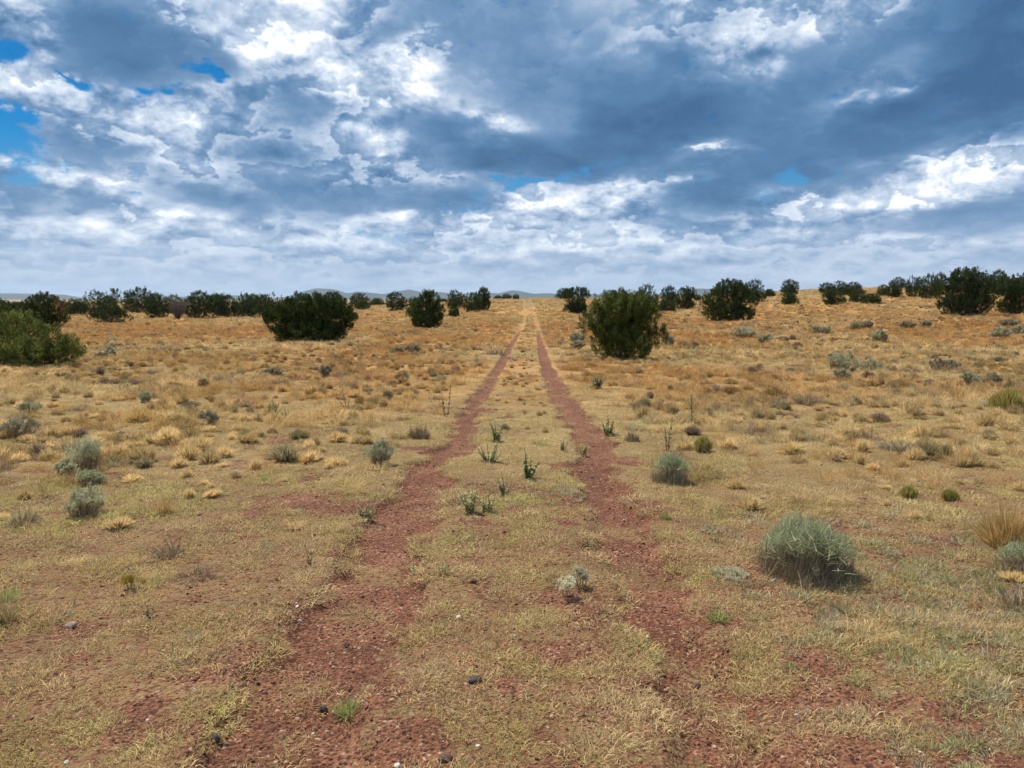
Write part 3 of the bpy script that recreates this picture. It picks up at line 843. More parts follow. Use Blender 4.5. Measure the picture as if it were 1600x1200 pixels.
def juniper_proto(w, h, seed, plumes, per, lob=None, mat=None, open_=0.0, skirt=7, **kw):
    """crown and trunk meshes of a juniper w wide and h high; the real size, base at the origin"""
    rng = np.random.default_rng(seed)
    if lob is None:
        lob = [(0, 0, h * .50, w * .38, w * .36, h * .47)]
        for _ in range(rng.integers(4, 7)):
            a, rr = rng.uniform(0, 6.28), rng.uniform(.16, .30) * w
            hh = rng.uniform(.34, .50) * h
            lob.append((math.cos(a) * rr, math.sin(a) * rr, hh * rng.uniform(.85, 1.15), w * rng.uniform(.18, .26), w * rng.uniform(.18, .26), hh * rng.uniform(.8, 1.0)))
    for k in range(skirt):                                    # dense foliage right down to the ground
        a = 6.283 * (k + rng.uniform(0, .5)) / max(skirt, 1)
        rr = rng.uniform(.20, .27) * w * (1 - .0)
        lob.append((math.cos(a) * rr, math.sin(a) * rr, h * rng.uniform(.17, .26), w * .19, w * .19, h * .24))
    lob = [(a, b, c, d, e, min(f, c * 1.06)) for a, b, c, d, e, f in lob]
    plumes = int(plumes * 1.5)
    cv = crown_mesh(lob, plumes, per, rng, open_=open_, **kw)
    v = cv[0]
    z = v[:, 2]; z[z < 0] = np.abs(z[z < 0]) * .3
    tv = trunk_mesh(lob, h, rng)
    return (mesh_np("crown", *cv[:2], mat or M_JUN, False, {"tone": ('POINT', 'FLOAT', cv[2])}),
            mesh_np("trunk", *tv[:2], M_BARK, False, {"tone": ('POINT', 'FLOAT', tv[2])}), w, h)

def empty(name, loc, rz=0.0, sc=(1, 1, 1)):
    o = bpy.data.objects.new(name, None); COL.objects.link(o)
    o.empty_display_size = .2; o.location = loc; o.rotation_euler = (0, 0, rz); o.scale = sc
    return o
def footing(x0, x1, base):
    """ground point, width scale per photograph pixel at a row"""
    p = ground_at((x0 + x1) / 2, base)
    depth = p[1] * math.cos(PITCH) - (p[2] - EYE) * math.sin(PITCH)
    return p, depth / F

def juniper(x0, x1, top, base, label, proto, rz=0.0, name="juniper", extra=None, squash=1.0):
    p, k = footing(x0, x1, base)
    w, h = (x1 - x0) * k * 1.05, (base - top) * k
    cm, tm, pw, ph = proto
    r = w / 2 * .55                                           # the front of the crown stands at the base row
    d = np.array([p[0], p[1]]) / np.hypot(p[0], p[1])
    x, y = p[0] + d[0] * r, p[1] + d[1] * r
    s = 1 + r / max(p[1], 1)
    o = empty(name, (x, y, float(H(x, y)) - .03), rz, (w / pw * s, w / pw * s * squash, h / ph * s))
    tag(o, label, "tree", "junipers scattered over the grassland")
    link("trunk", tm, o); link("crown", cm, o)
    return o

def part(name, data, mat, parent):
    return link(name, mesh_np(name, data[0], data[1], mat, False, {"tone": ('POINT', 'FLOAT', data[2])}), parent)

_gen = [juniper_proto(3.4, 3.0, 11, 430, 46), juniper_proto(3.0, 3.0, 12, 400, 46), juniper_proto(3.8, 2.8, 13, 460, 46),
        juniper_proto(2.6, 2.8, 14, 360, 46), juniper_proto(4.2, 3.0, 15, 480, 46, open_=.34), juniper_proto(3.0, 2.2, 16, 360, 46)]
JUN = [
 # x0, x1, top, base, proto, label
 (-45, 22, 463, 512, 1, "dark juniper cut by the left edge, behind the light green juniper bush"),
 (-10, 55, 470, 508, 5, "low juniper between the light green bush and the one with the brown branch"),
 (98, 148, 466, 493, 2, "dull far juniper in the gap between the brown-branched juniper and the open spreading one"),
 (192, 252, 448, 489, 0, "tallest crown of the left tree line, behind and right of the open spreading juniper"),
 (226, 268, 457, 497, 1, "juniper just left of the dead grey shrub in the left tree line"),
 (284, 342, 453, 497, 2, "broad juniper just right of the dead grey shrub in the left tree line"),
 (333, 374, 458, 496, 3, "narrow juniper second to the right of the dead grey shrub"),
 (362, 404, 457, 496, 0, "juniper just right of the narrow one, near the end of the left tree line"),
 (392, 452, 455, 497, 4, "last juniper of the left tree line, touching the big broad juniper from behind"),
 (450, 502, 458, 503, 1, "juniper behind the left shoulder of the big broad juniper"),
 (494, 547, 454, 500, 0, "juniper peeping over the right half of the big broad juniper"),
 (550, 561, 489, 501, 5, "tiny round juniper bush just right of the big broad juniper"),
 (543, 584, 457, 485, 2, "juniper below the blue hills, first one right of the big broad juniper"),
 (574, 605, 465, 478, 5, "low far strip of juniper between two rounder ones below the blue hills"),
 (601, 637, 455, 486, 1, "rounded juniper left of the pair standing in the open field left of the track"),
 (632, 660, 463, 497, 3, "small juniper tucked against the left side of the upright dark juniper"),
 (681, 702, 466, 473, 5, "far low juniper seen between the upright dark juniper and the tall-ended clump"),
 (694, 728, 452, 483, 0, "left juniper of the clump nearest the left side of the track"),
 (699, 720, 479, 496, 5, "small ball shaped juniper in front of the clump left of the track"),
 (720, 756, 455, 488, 2, "middle juniper of the clump nearest the left side of the track"),
 (743, 769, 447, 485, 3, "tall right end of the clump nearest the left side of the track"),
 (771, 786, 461, 468, 2, "left one of three tiny junipers on the crest left of the track"),
 (783, 801, 458, 468, 0, "middle and largest of three tiny junipers on the crest left of the track"),
 (800, 813, 459, 469, 1, "right one of three tiny junipers on the crest, nearest the track"),
 (825, 834, 462, 467, 5, "speck of a juniper on the crest just right of where the track vanishes"),
 (866, 894, 449, 468, 2, "far juniper peeping out left behind the mushroom shaped one right of the track"),
 (943, 968, 452, 471, 5, "rounded juniper top showing over the nearest juniper"),
 (988, 1033, 443, 491, 0, "tall juniper behind the right shoulder of the nearest juniper"),
 (1031, 1062, 446, 480, 1, "juniper back left in the group of three right of the nearest juniper"),
 (1051, 1088, 447, 484, 3, "round juniper back right in the group of three right of the nearest juniper"),
 (1027, 1058, 467, 488, 5, "small pale juniper bush in front of the group right of the nearest juniper"),
 (1083, 1096, 460, 470, 5, "tiny far juniper between the group of three and the big dome shaped one"),
 (1157, 1199, 436, 473, 0, "juniper standing behind the right side of the big dome shaped one"),
 (1192, 1213, 451, 465, 5, "low juniper right of the one behind the big dome shaped juniper"),
 (1204, 1228, 443, 453, 2, "far juniper on the rise peeping out left behind the stacked pair"),
 (1216, 1249, 436, 463, 1, "upper juniper of the stacked looking pair on the rise"),
 (1217, 1249, 457, 476, 5, "lower small juniper of the stacked looking pair on the rise"),
 (1253, 1274, 444, 452, 2, "tiny juniper on the skyline between the stacked pair and the long clump"),
 (1277, 1306, 441, 460, 1, "left end of the long clump on the right hand rise"),
 (1296, 1326, 438, 462, 0, "upper middle juniper of the long clump on the right hand rise"),
 (1318, 1350, 440, 463, 2, "upper right juniper of the long clump on the right hand rise"),
 (1285, 1323, 452, 477, 3, "front left juniper of the long clump, lowest on the slope"),
 (1325, 1356, 450, 474, 1, "front middle juniper of the long clump on the right hand rise"),
 (1348, 1380, 458, 475, 5, "low front right juniper trailing off the long clump"),
 (1356, 1389, 434, 450, 2, "rounded juniper alone on the skyline right of the long clump"),
 (1389, 1416, 432, 452, 0, "second rounded juniper on the skyline right of the long clump"),
 (1368, 1391, 444, 463, 1, "small juniper below the two rounded ones on the skyline, on the left"),
 (1384, 1411, 445, 465, 3, "small juniper below the two rounded ones on the skyline, on the right"),
 (1413, 1439, 428, 465, 4, "thin topped open juniper right of the two rounded skyline ones"),
 (1434, 1469, 426, 467, 0, "dense juniper touching the large right hand juniper from behind left"),
 (1456, 1480, 425, 461, 1, "juniper mostly hidden behind the left edge of the large right hand juniper"),
 (1540, 1578, 421, 461, 2, "juniper showing behind the right edge of the large right hand juniper"),
 (1556, 1622, 429, 492, 3, "juniper cut by the right edge of the picture, front one"),
 (1574, 1640, 424, 466, 0, "juniper behind the front one at the right edge of the picture"),
 (150, 186, 462, 490, 1, "juniper seen through the thin foot of the open spreading juniper"),
 (254, 292, 459, 491, 0, "juniper directly behind the bare dead grey shrub"),
 (322, 352, 457, 490, 3, "juniper behind the gap between the broad and the narrow juniper of the left tree line"),
 (376, 414, 458, 492, 2, "juniper behind the last but one crown at the right end of the left tree line"),
 (108, 140, 470, 488, 5, "low far juniper filling the tree line left of the open spreading one"),
]
for i, (x0, x1, top, base, pr, lab) in enumerate(JUN):
    juniper(x0, x1, top, base, lab, _gen[pr], rz=i * 2.3)

def L(w, h, rows):
    """lobes given as fractions of the width and height"""
    return [(a * w, b * w, c * h, d * w, e * w, f * h) for a, b, c, d, e, f in rows]
# the large ones keep their own outlines
w, h = 3.0, 2.75
near = juniper_proto(w, h, 21, 900, 60, L(w, h, [(-.08, 0, .52, .26, .26, .44), (.12, .05, .50, .28, .26, .42), (-.20, .0, .66, .17, .18, .27), (.02, -.08, .60, .22, .2, .34),
      (.20, 0, .66, .18, .18, .26), (-.41, 0, .50, .11, .12, .17), (.42, -.03, .36, .11, .12, .17), (-.05, -.1, .25, .28, .24, .25), (.16, 0, .26, .22, .2, .25), (-.24, -.02, .38, .15, .16, .22), (0, 0, .4, .3, .28, .3), (-.26, 0, .58, .17, .18, .26), (.27, 0, .55, .17, .18, .28), (0, 0, .60, .30, .26, .34)]),
      M_JUNL, skirt=4, size=.06, width=.020, plume=.24)
juniper(909, 1034, 453, 568, "nearest juniper, a dense dark green bush right of the track with ragged light tips", near)
w, h = 3.9, 2.3
broad = juniper_proto(w, h, 22, 800, 54, L(w, h, [(-.28, 0, .48, .20, .20, .40), (-.08, 0, .55, .22, .22, .42), (.14, 0, .60, .24, .24, .40), (.30, 0, .52, .18, .2, .36), (-.38, 0, .40, .11, .14, .26), (.02, -.06, .30, .26, .2, .28), (.39, 0, .45, .10, .12, .22)]), size=.07, width=.026)
juniper(417, 555, 459, 537, "big broad dark juniper with a flat wide crown left of the track", broad)
w, h = 3.6, 2.8
dome = juniper_proto(w, h, 23, 620, 50, L(w, h, [(0, 0, .50, .36, .34, .46), (-.22, 0, .42, .24, .24, .38), (.22, 0, .46, .25, .25, .40), (-.02, 0, .62, .22, .22, .36), (.12, 0, .60, .2, .2, .36)]))
juniper(1093, 1183, 436, 503, "big dome shaped juniper right of the track, its low left side showing pale stems", dome)
juniper(1463, 1552, 421, 494, "large wide juniper on the right with straight base and upright feathery tips", juniper_proto(3.6, 2.8, 24, 680, 50, L(3.6, 2.8, [(0, 0, .52, .34, .32, .46), (-.28, 0, .50, .20, .22, .38), (.28, 0, .50, .21, .22, .38), (-.10, 0, .62, .24, .22, .36), (.12, 0, .60, .24, .22, .38)])))
w, h = 2.4, 2.8
up = juniper_proto(w, h, 25, 480, 50, L(w, h, [(.06, 0, .62, .30, .28, .38), (.1, 0, .25, .36, .30, .25), (-.28, 0, .50, .18, .2, .26), (.26, 0, .45, .22, .2, .28), (0, 0, .45, .3, .28, .40), (.02, 0, .80, .18, .18, .20)]))
juniper(640, 695, 454, 514, "upright dark juniper standing alone in front of the pair left of the track", up)
w, h = 3.2, 2.4
mush = juniper_proto(w, h, 26, 460, 50, L(w, h, [(0, 0, .70, .46, .42, .28), (-.22, 0, .68, .24, .24, .26), (.24, 0, .70, .24, .24, .26), (.02, 0, .32, .30, .28, .32), (.1, 0, .2, .28, .25, .20)]))
juniper(878, 922, 449, 491, "mushroom shaped juniper just right of the track, wide top on a narrow foot", mush)
w, h = 4.2, 3.1
opn = juniper_proto(w, h, 27, 420, 44, L(w, h, [(0, 0, .55, .38, .34, .40), (-.30, 0, .62, .20, .22, .32), (.30, 0, .58, .20, .22, .30), (-.1, 0, .25, .36, .3, .22), (.12, 0, .72, .24, .22, .26)]), open_=.36)
juniper(137, 211, 450, 506, "open spreading juniper with sky showing through its top, in front of the left tree line", opn)
w, h = 3.8, 2.6
rnd = juniper_proto(w, h, 28, 560, 50, L(w, h, [(0, 0, .50, .36, .34, .46), (-.24, 0, .42, .24, .24, .36), (.22, 0, .48, .25, .25, .40), (.05, 0, .70, .2, .2, .30)]))
o = juniper(28, 108, 458, 512, "round juniper with one dead rusty brown branch on its right side, at far left", rnd)
g = np.random.default_rng(5)
bc = np.stack([g.uniform(.36, .47, 26) * w, g.uniform(-.25, .0, 26) * w, g.uniform(.35, .78, 26) * h], -1)
part("dead_branch", sprays(bc, np.tile((.5, -.1, .85), (26, 1)), 34, np.full(26, .28), np.full(26, .12), .06, .02, g), M_BROWNJ, o)["label"] = "dead branch with rusty brown needles"
# light green juniper bush at the left edge, many upright shoots
w, h = 4.2, 2.1
lg = juniper_proto(w, h, 29, 760, 54, L(w, h, [(-.25, 0, .50, .22, .22, .46), (-.02, 0, .50, .2, .2, .46), (.17, 0, .40, .16, .18, .36), (.34, -.02, .28, .13, .14, .26), (-.4, 0, .45, .12, .14, .4), (.08, -.06, .26, .26, .16, .24)]),
      M_JUNO, open_=.20, size=.07, width=.022, plume=.26)
juniper(-62, 134, 486, 575, "light green sprawling juniper bush with ragged upright shoots, cut by the left edge", lg)
# bare dead one
def dead_shrub(x0, x1, top, base, label, mat, seed, n=26, name="dead_shrub"):
    p, k = footing(x0, x1, base); w, h = (x1 - x0) * k, (base - top) * k
    g = np.random.default_rng(seed); P = []
    for _ in range(n):
        a = g.uniform(0, 6.28); e = np.array([math.cos(a) * w * .48 * g.uniform(.3, 1), math.sin(a) * w * .4 * g.uniform(.3, 1), h * g.uniform(.45, 1)])
        b = np.array([0, 0, -.02]); q = e * (.5, .5, .42) + g.normal(0, .05 * w, 3)
        r = w * .010
        P.append(tube([b, q, e], r * 1.6, r * .5, 4))
        for _ in range(6):
            s_ = q + (e - q) * g.uniform(0, 1)
            P.append(tube([s_, s_ + g.normal(0, .09, 3) * w + (0, 0, .05 * h), s_ + g.normal(0, .13, 3) * w + (0, 0, .10 * h)], r * .7, r * .25, 3))
    v, t, c = join(P); v[:, 2] = np.abs(v[:, 2])
    o = empty(name, (p[0], p[1], p[2] - .01)); tag(o, label, "shrub")
    part("branches", (v, t, c), mat, o)
    return o
dead_shrub(262, 296, 467, 500, "bare dead grey shrub standing in the left tree line", M_DEADJ, 71, 60)

# ---- small shrubs
def fan(w, h, n, rng, l0, l1, inner=0.0, width=.006, lean=1.25, thick=.55, foot=.55, low=1.0):
    """stems fanning from a common foot so that their tips fill a dome w wide and h high"""
    az = rng.uniform(0, 2 * np.pi, n); u = rng.uniform(0, 1, n) ** thick
    f1, f2, f3 = rng.uniform(0, 6.28, 3)
    lump = 1 + .10 * np.sin(2 * az + f1) + .09 * np.sin(3 * az + f2 + 3 * u) + .07 * np.sin(7 * az + f3 + 5 * u)
    tip = np.stack([np.cos(az) * u * w / 2, np.sin(az) * u * w / 2, h * np.sqrt(1 - (u * .93) ** 2) * rng.uniform(.80, 1.05, n)], -1)
    a = tip * l0 * rng.uniform(.85, 1.1, n)[:, None]; b = tip * l1 + rng.normal(0, .03, (n, 3)) * w
    tip[:, :2] *= lump[:, None]; tip[:, 2] *= .5 + .5 * lump
    b = tip * l1 + rng.normal(0, .03, (n, 3)) * w; a = tip * l0 * rng.uniform(.85, 1.1, n)[:, None]
    if low < 1: tip[:, 2] *= rng.uniform(low, 1, n); b[:, 2] = tip[:, 2] * l1
    a[:, :2] += tip[:, :2] * foot * (1 - l0)
    a[:, :2] += rng.normal(0, .06, (n, 2)) * w
    d = b - a; ln = np.linalg.norm(d, axis=1)
    side = np.cross(d, rng.normal(0, 1, (n, 3))); side /= np.linalg.norm(side, axis=1)[:, None] + 1e-9
    wd = width * rng.uniform(.6, 1.4, n)[:, None] * .5
    m = (a + b) / 2 + rng.normal(0, .05, (n, 3)) * ln[:, None]
    V = np.stack([a - side * wd, a + side * wd, m + side * wd * .9, m - side * wd * .9, b], 1).reshape(-1, 3)
    i = np.arange(n)[:, None] * 5
    T = np.concatenate([i + (0, 1, 2), i + (0, 2, 3), i + (3, 2, 4)], 1).reshape(-1, 3)
    V[:, 2] = np.maximum(V[:, 2], .002)
    return V, T, np.repeat(rng.uniform(0, 1, n), 5)
def clustered(w, h, n, per, rng, size, width, lift=.45, plume=.22, thick=.5):
    """leafy sprigs gathered in clumps over a dome"""
    az = rng.uniform(0, 2 * np.pi, n); u = rng.uniform(0, 1, n) ** thick
    f1, f2 = rng.uniform(0, 6.28, 2); w = w * (1 + .16 * np.sin(2 * az + f1) + .14 * np.sin(5 * az + f2)); h = h * (1 + .18 * np.sin(3 * az + f2))
    c = np.stack([np.cos(az) * u * w * .46, np.sin(az) * u * w * .46, h * (lift + (.90 - lift) * np.sqrt(1 - (u * .95) ** 2) * rng.uniform(.55, 1.0, n))], -1)
    h0 = float(np.mean(h)); d = c * (1.2, 1.2, 1.0) + (0, 0, h0 * .6); d /= np.linalg.norm(d, axis=1)[:, None]
    return sprays(c, d, per, rng.uniform(.7, 1.3, n) * plume * h0, rng.uniform(.7, 1.3, n) * plume * .5 * h0, size, width, rng)
_sc = [0]
def shrub(x0, x1, top, base, kind, label):
    _sc[0] += 1
    g = np.random.default_rng(400 + _sc[0])
    p, k = footing(x0, x1, base)
    w, h = (x1 - x0) * k, (base - top) * k * (1.04 if kind != 'rabbit' else .93)
    d = np.array([p[0], p[1]]) / np.hypot(p[0], p[1]); r = w * (.25 if kind != 'rabbit' else .36)
    x, y = p[0] + d[0] * r, p[1] + d[1] * r
    s = 1 + r / p[1]
    far = p[1] > 16
    px = k * 1.5                                              # metres per pixel of the render
    names = {'rabbit': ("rabbitbrush", "shrub"), 'sage': ("sagebrush", "shrub"), 'dusty': ("sagebrush", "shrub"), 'dead': ("dead_brush", "shrub"),
             'bunch': ("bunchgrass_clump", "grass clump"), 'gold': ("bunchgrass_clump", "grass clump"), 'green': ("green_tuft", "grass clump"),
             'olive': ("snakeweed", "shrub"), 'mat': ("cushion_plant", "plant")}
    nm, cat = names[kind]
    o = empty(nm, (x, y, float(H(x, y)) - .006), g.uniform(0, 6.28) if kind != 'rabbit' else 0, (s, s, s))
    tag(o, label, cat)
    wd = max(.0035, px * .55)
    if kind == 'rabbit':
        n = 5200 if w > .45 else 2200
        part("stems", fan(w * 1.0, h * .88, n // 2, g, 0, .95, width=wd * .8, foot=.8, low=.1, thick=.4), M_TWIG, o)
        f = fan(w, h, n, g, .76, 1.03, width=wd * .9, foot=.4, thick=.55, low=.75)
        q = f[0].reshape(-1, 5, 3)[:, 4]                       # the green grows on the upper and far sides, bare brown twigs in front
        keep = (q[:, 2] > h * (.50 - .42 * np.clip((q[:, 1] + q[:, 0] * .5) / w * 2.2, -.25, 1))) | (g.uniform(0, 1, len(q)) < .08)
        part("foliage", (f[0].reshape(-1, 5, 3)[keep].reshape(-1, 3), (np.arange(keep.sum())[:, None] * 5 + np.array([[0, 1, 2, 0, 2, 3, 3, 2, 4]])).reshape(-1, 3), f[2].reshape(-1, 5)[keep].ravel()), M_RABBIT, o)
    elif kind in ('sage', 'dusty'):
        n = 70 if not far else 45
        part("stems", fan(w * .9, h * .8, 260, g, 0, 1, width=wd), M_TWIG, o)
        part("foliage", clustered(w, h, n, 40, g, max(.018, px * 1.6), max(.006, px * .8), .30), M_SAGE if kind == 'sage' else M_SAGED, o)
    elif kind == 'olive':
        part("stems", fan(w * .9, h * .7, 300, g, 0, 1, width=wd), M_TWIG, o)
        part("foliage", fan(w, h, 900, g, .30, 1.0, width=wd), M_OLIVE, o)
    elif kind == 'dead':
        part("twigs", fan(w, h, 300, g, 0, 1, width=wd, thick=.45, foot=.6, low=.3), M_TWIG, o)
    elif kind in ('bunch', 'gold', 'green'):
        mt = {'bunch': M_STRAWG, 'gold': M_GOLDG, 'green': M_GREEN}[kind]
        if kind == 'green': h *= .8
        n = 1500 if w > .3 and not far else 240
        part("blades", fan(w, h, n, g, 0, 1, width=wd * .8, thick=.5, foot=.35, low=.3), mt, o)
    elif kind == 'mat':
        c = np.stack([g.uniform(-.5, .5, 90) * w, g.uniform(-.5, .5, 90) * w * 1.0, np.full(90, h * .08)], -1)
        c = c[(c[:, 0] / w) ** 2 + (c[:, 1] / w / 1.0) ** 2 < .24]
        m_ = len(c)
        part("cushions", sprays(c, np.tile((0, 0, 1.), (m_, 1)), 70, np.full(m_, h * .26), g.uniform(.014, .028, m_) * w / .22, .012, .005, g), M_WHITEC, o)
    return o

def weed(x0, x1, top, base, kind, label):
    """upright leafy weeds: 'leafy' several grey green leafy stems, 'spiky' a candelabra of thorny leaves, 'stalk' dark seed stalks, 'flower' white heads"""
    _sc[0] += 1
    g = np.random.default_rng(700 + _sc[0])
    p, k = footing(x0, x1, base); w, h = (x1 - x0) * k, (base - top) * k * 1.04
    px = k * 1.5
    name = {'leafy': "leafy_weed", 'spiky': "thistle", 'stalk': "seed_stalk", 'flower': "white_wildflower", 'cactus': "prickly_weed", 'yellow': "yellow_wildflower"}[kind]
    o = empty(name, (p[0], p[1], p[2] - .004)); tag(o, label, "plant")
    ns = {'leafy': max(5, int(w / .028)), 'spiky': 1, 'stalk': 2, 'flower': 9, 'cactus': 3, 'yellow': 9}[kind]
    ns = min(ns, 16)
    S, Lf, Hd = [], [], []
    for i in range(ns):
        bx = (i + .5) / ns - .5 if ns > 1 else 0
        b = np.array([bx * w * .55, g.normal(0, .12) * w, -.01])
        hh = h * (g.uniform(.45, .95) if i != ns // 2 else 1.0)
        e = np.array([(bx + g.normal(0, .16)) * w * (1.0 if ns > 1 else .1), b[1] + g.normal(0, .22) * w, hh])
        b[0] *= .5; b[1] *= .5
        m_ = (b + e) / 2 + g.normal(0, .02, 3) * h
        S.append(tube([b, m_, e], max(.0022, px * .45), max(.001, px * .25), 4))
        nl = {'leafy': 60, 'spiky': 60, 'stalk': 44, 'flower': 10, 'cactus': 26, 'yellow': 8}[kind]
        t = g.uniform(.05, 1, nl); az = g.uniform(0, 6.28, nl)
        base_ = b + (e - b) * t[:, None]
        ll = {'leafy': .23, 'spiky': .26, 'stalk': .10, 'flower': .14, 'cactus': .13, 'yellow': .12}[kind] * h * (1.15 - .75 * t) * g.uniform(.7, 1.2, nl)
        if kind == 'spiky': ll *= 1.1 * (w / h + .35)
        ll = np.maximum(ll, .012)
        lw = np.maximum(ll * {'leafy': .30, 'spiky': .18, 'stalk': .5, 'flower': .2, 'cactus': .42, 'yellow': .2}[kind], px * (1.0 if kind in ('spiky', 'stalk', 'cactus') else .6))
        Lf.append(blades(base_, g.uniform(.6, 1.45, nl), ll, lw, .3, g, az))
        if kind in ('flower', 'yellow'):
            hc = e + g.normal(0, 1, (5, 3)) * (w * .10, w * .10, h * .06)
            Hd.append(sprays(hc, np.tile((0, 0, 1.), (5, 1)), 16, np.full(5, .012), np.full(5, .011), .009, .007, g))
    lm = {'leafy': M_TEAL, 'spiky': M_THISTLE, 'stalk': M_DARKW, 'flower': M_SAGED, 'cactus': M_DARKW, 'yellow': M_OLIVE}[kind]
    st = part("stem", join(S), M_TWIG if kind != 'spiky' else M_THISTLE, o)
    part("leaves", join(Lf), lm, o)
    if Hd: part("flowers", join(Hd), M_WHITEP if kind == 'flower' else M_YELLOWP, st)
    return o

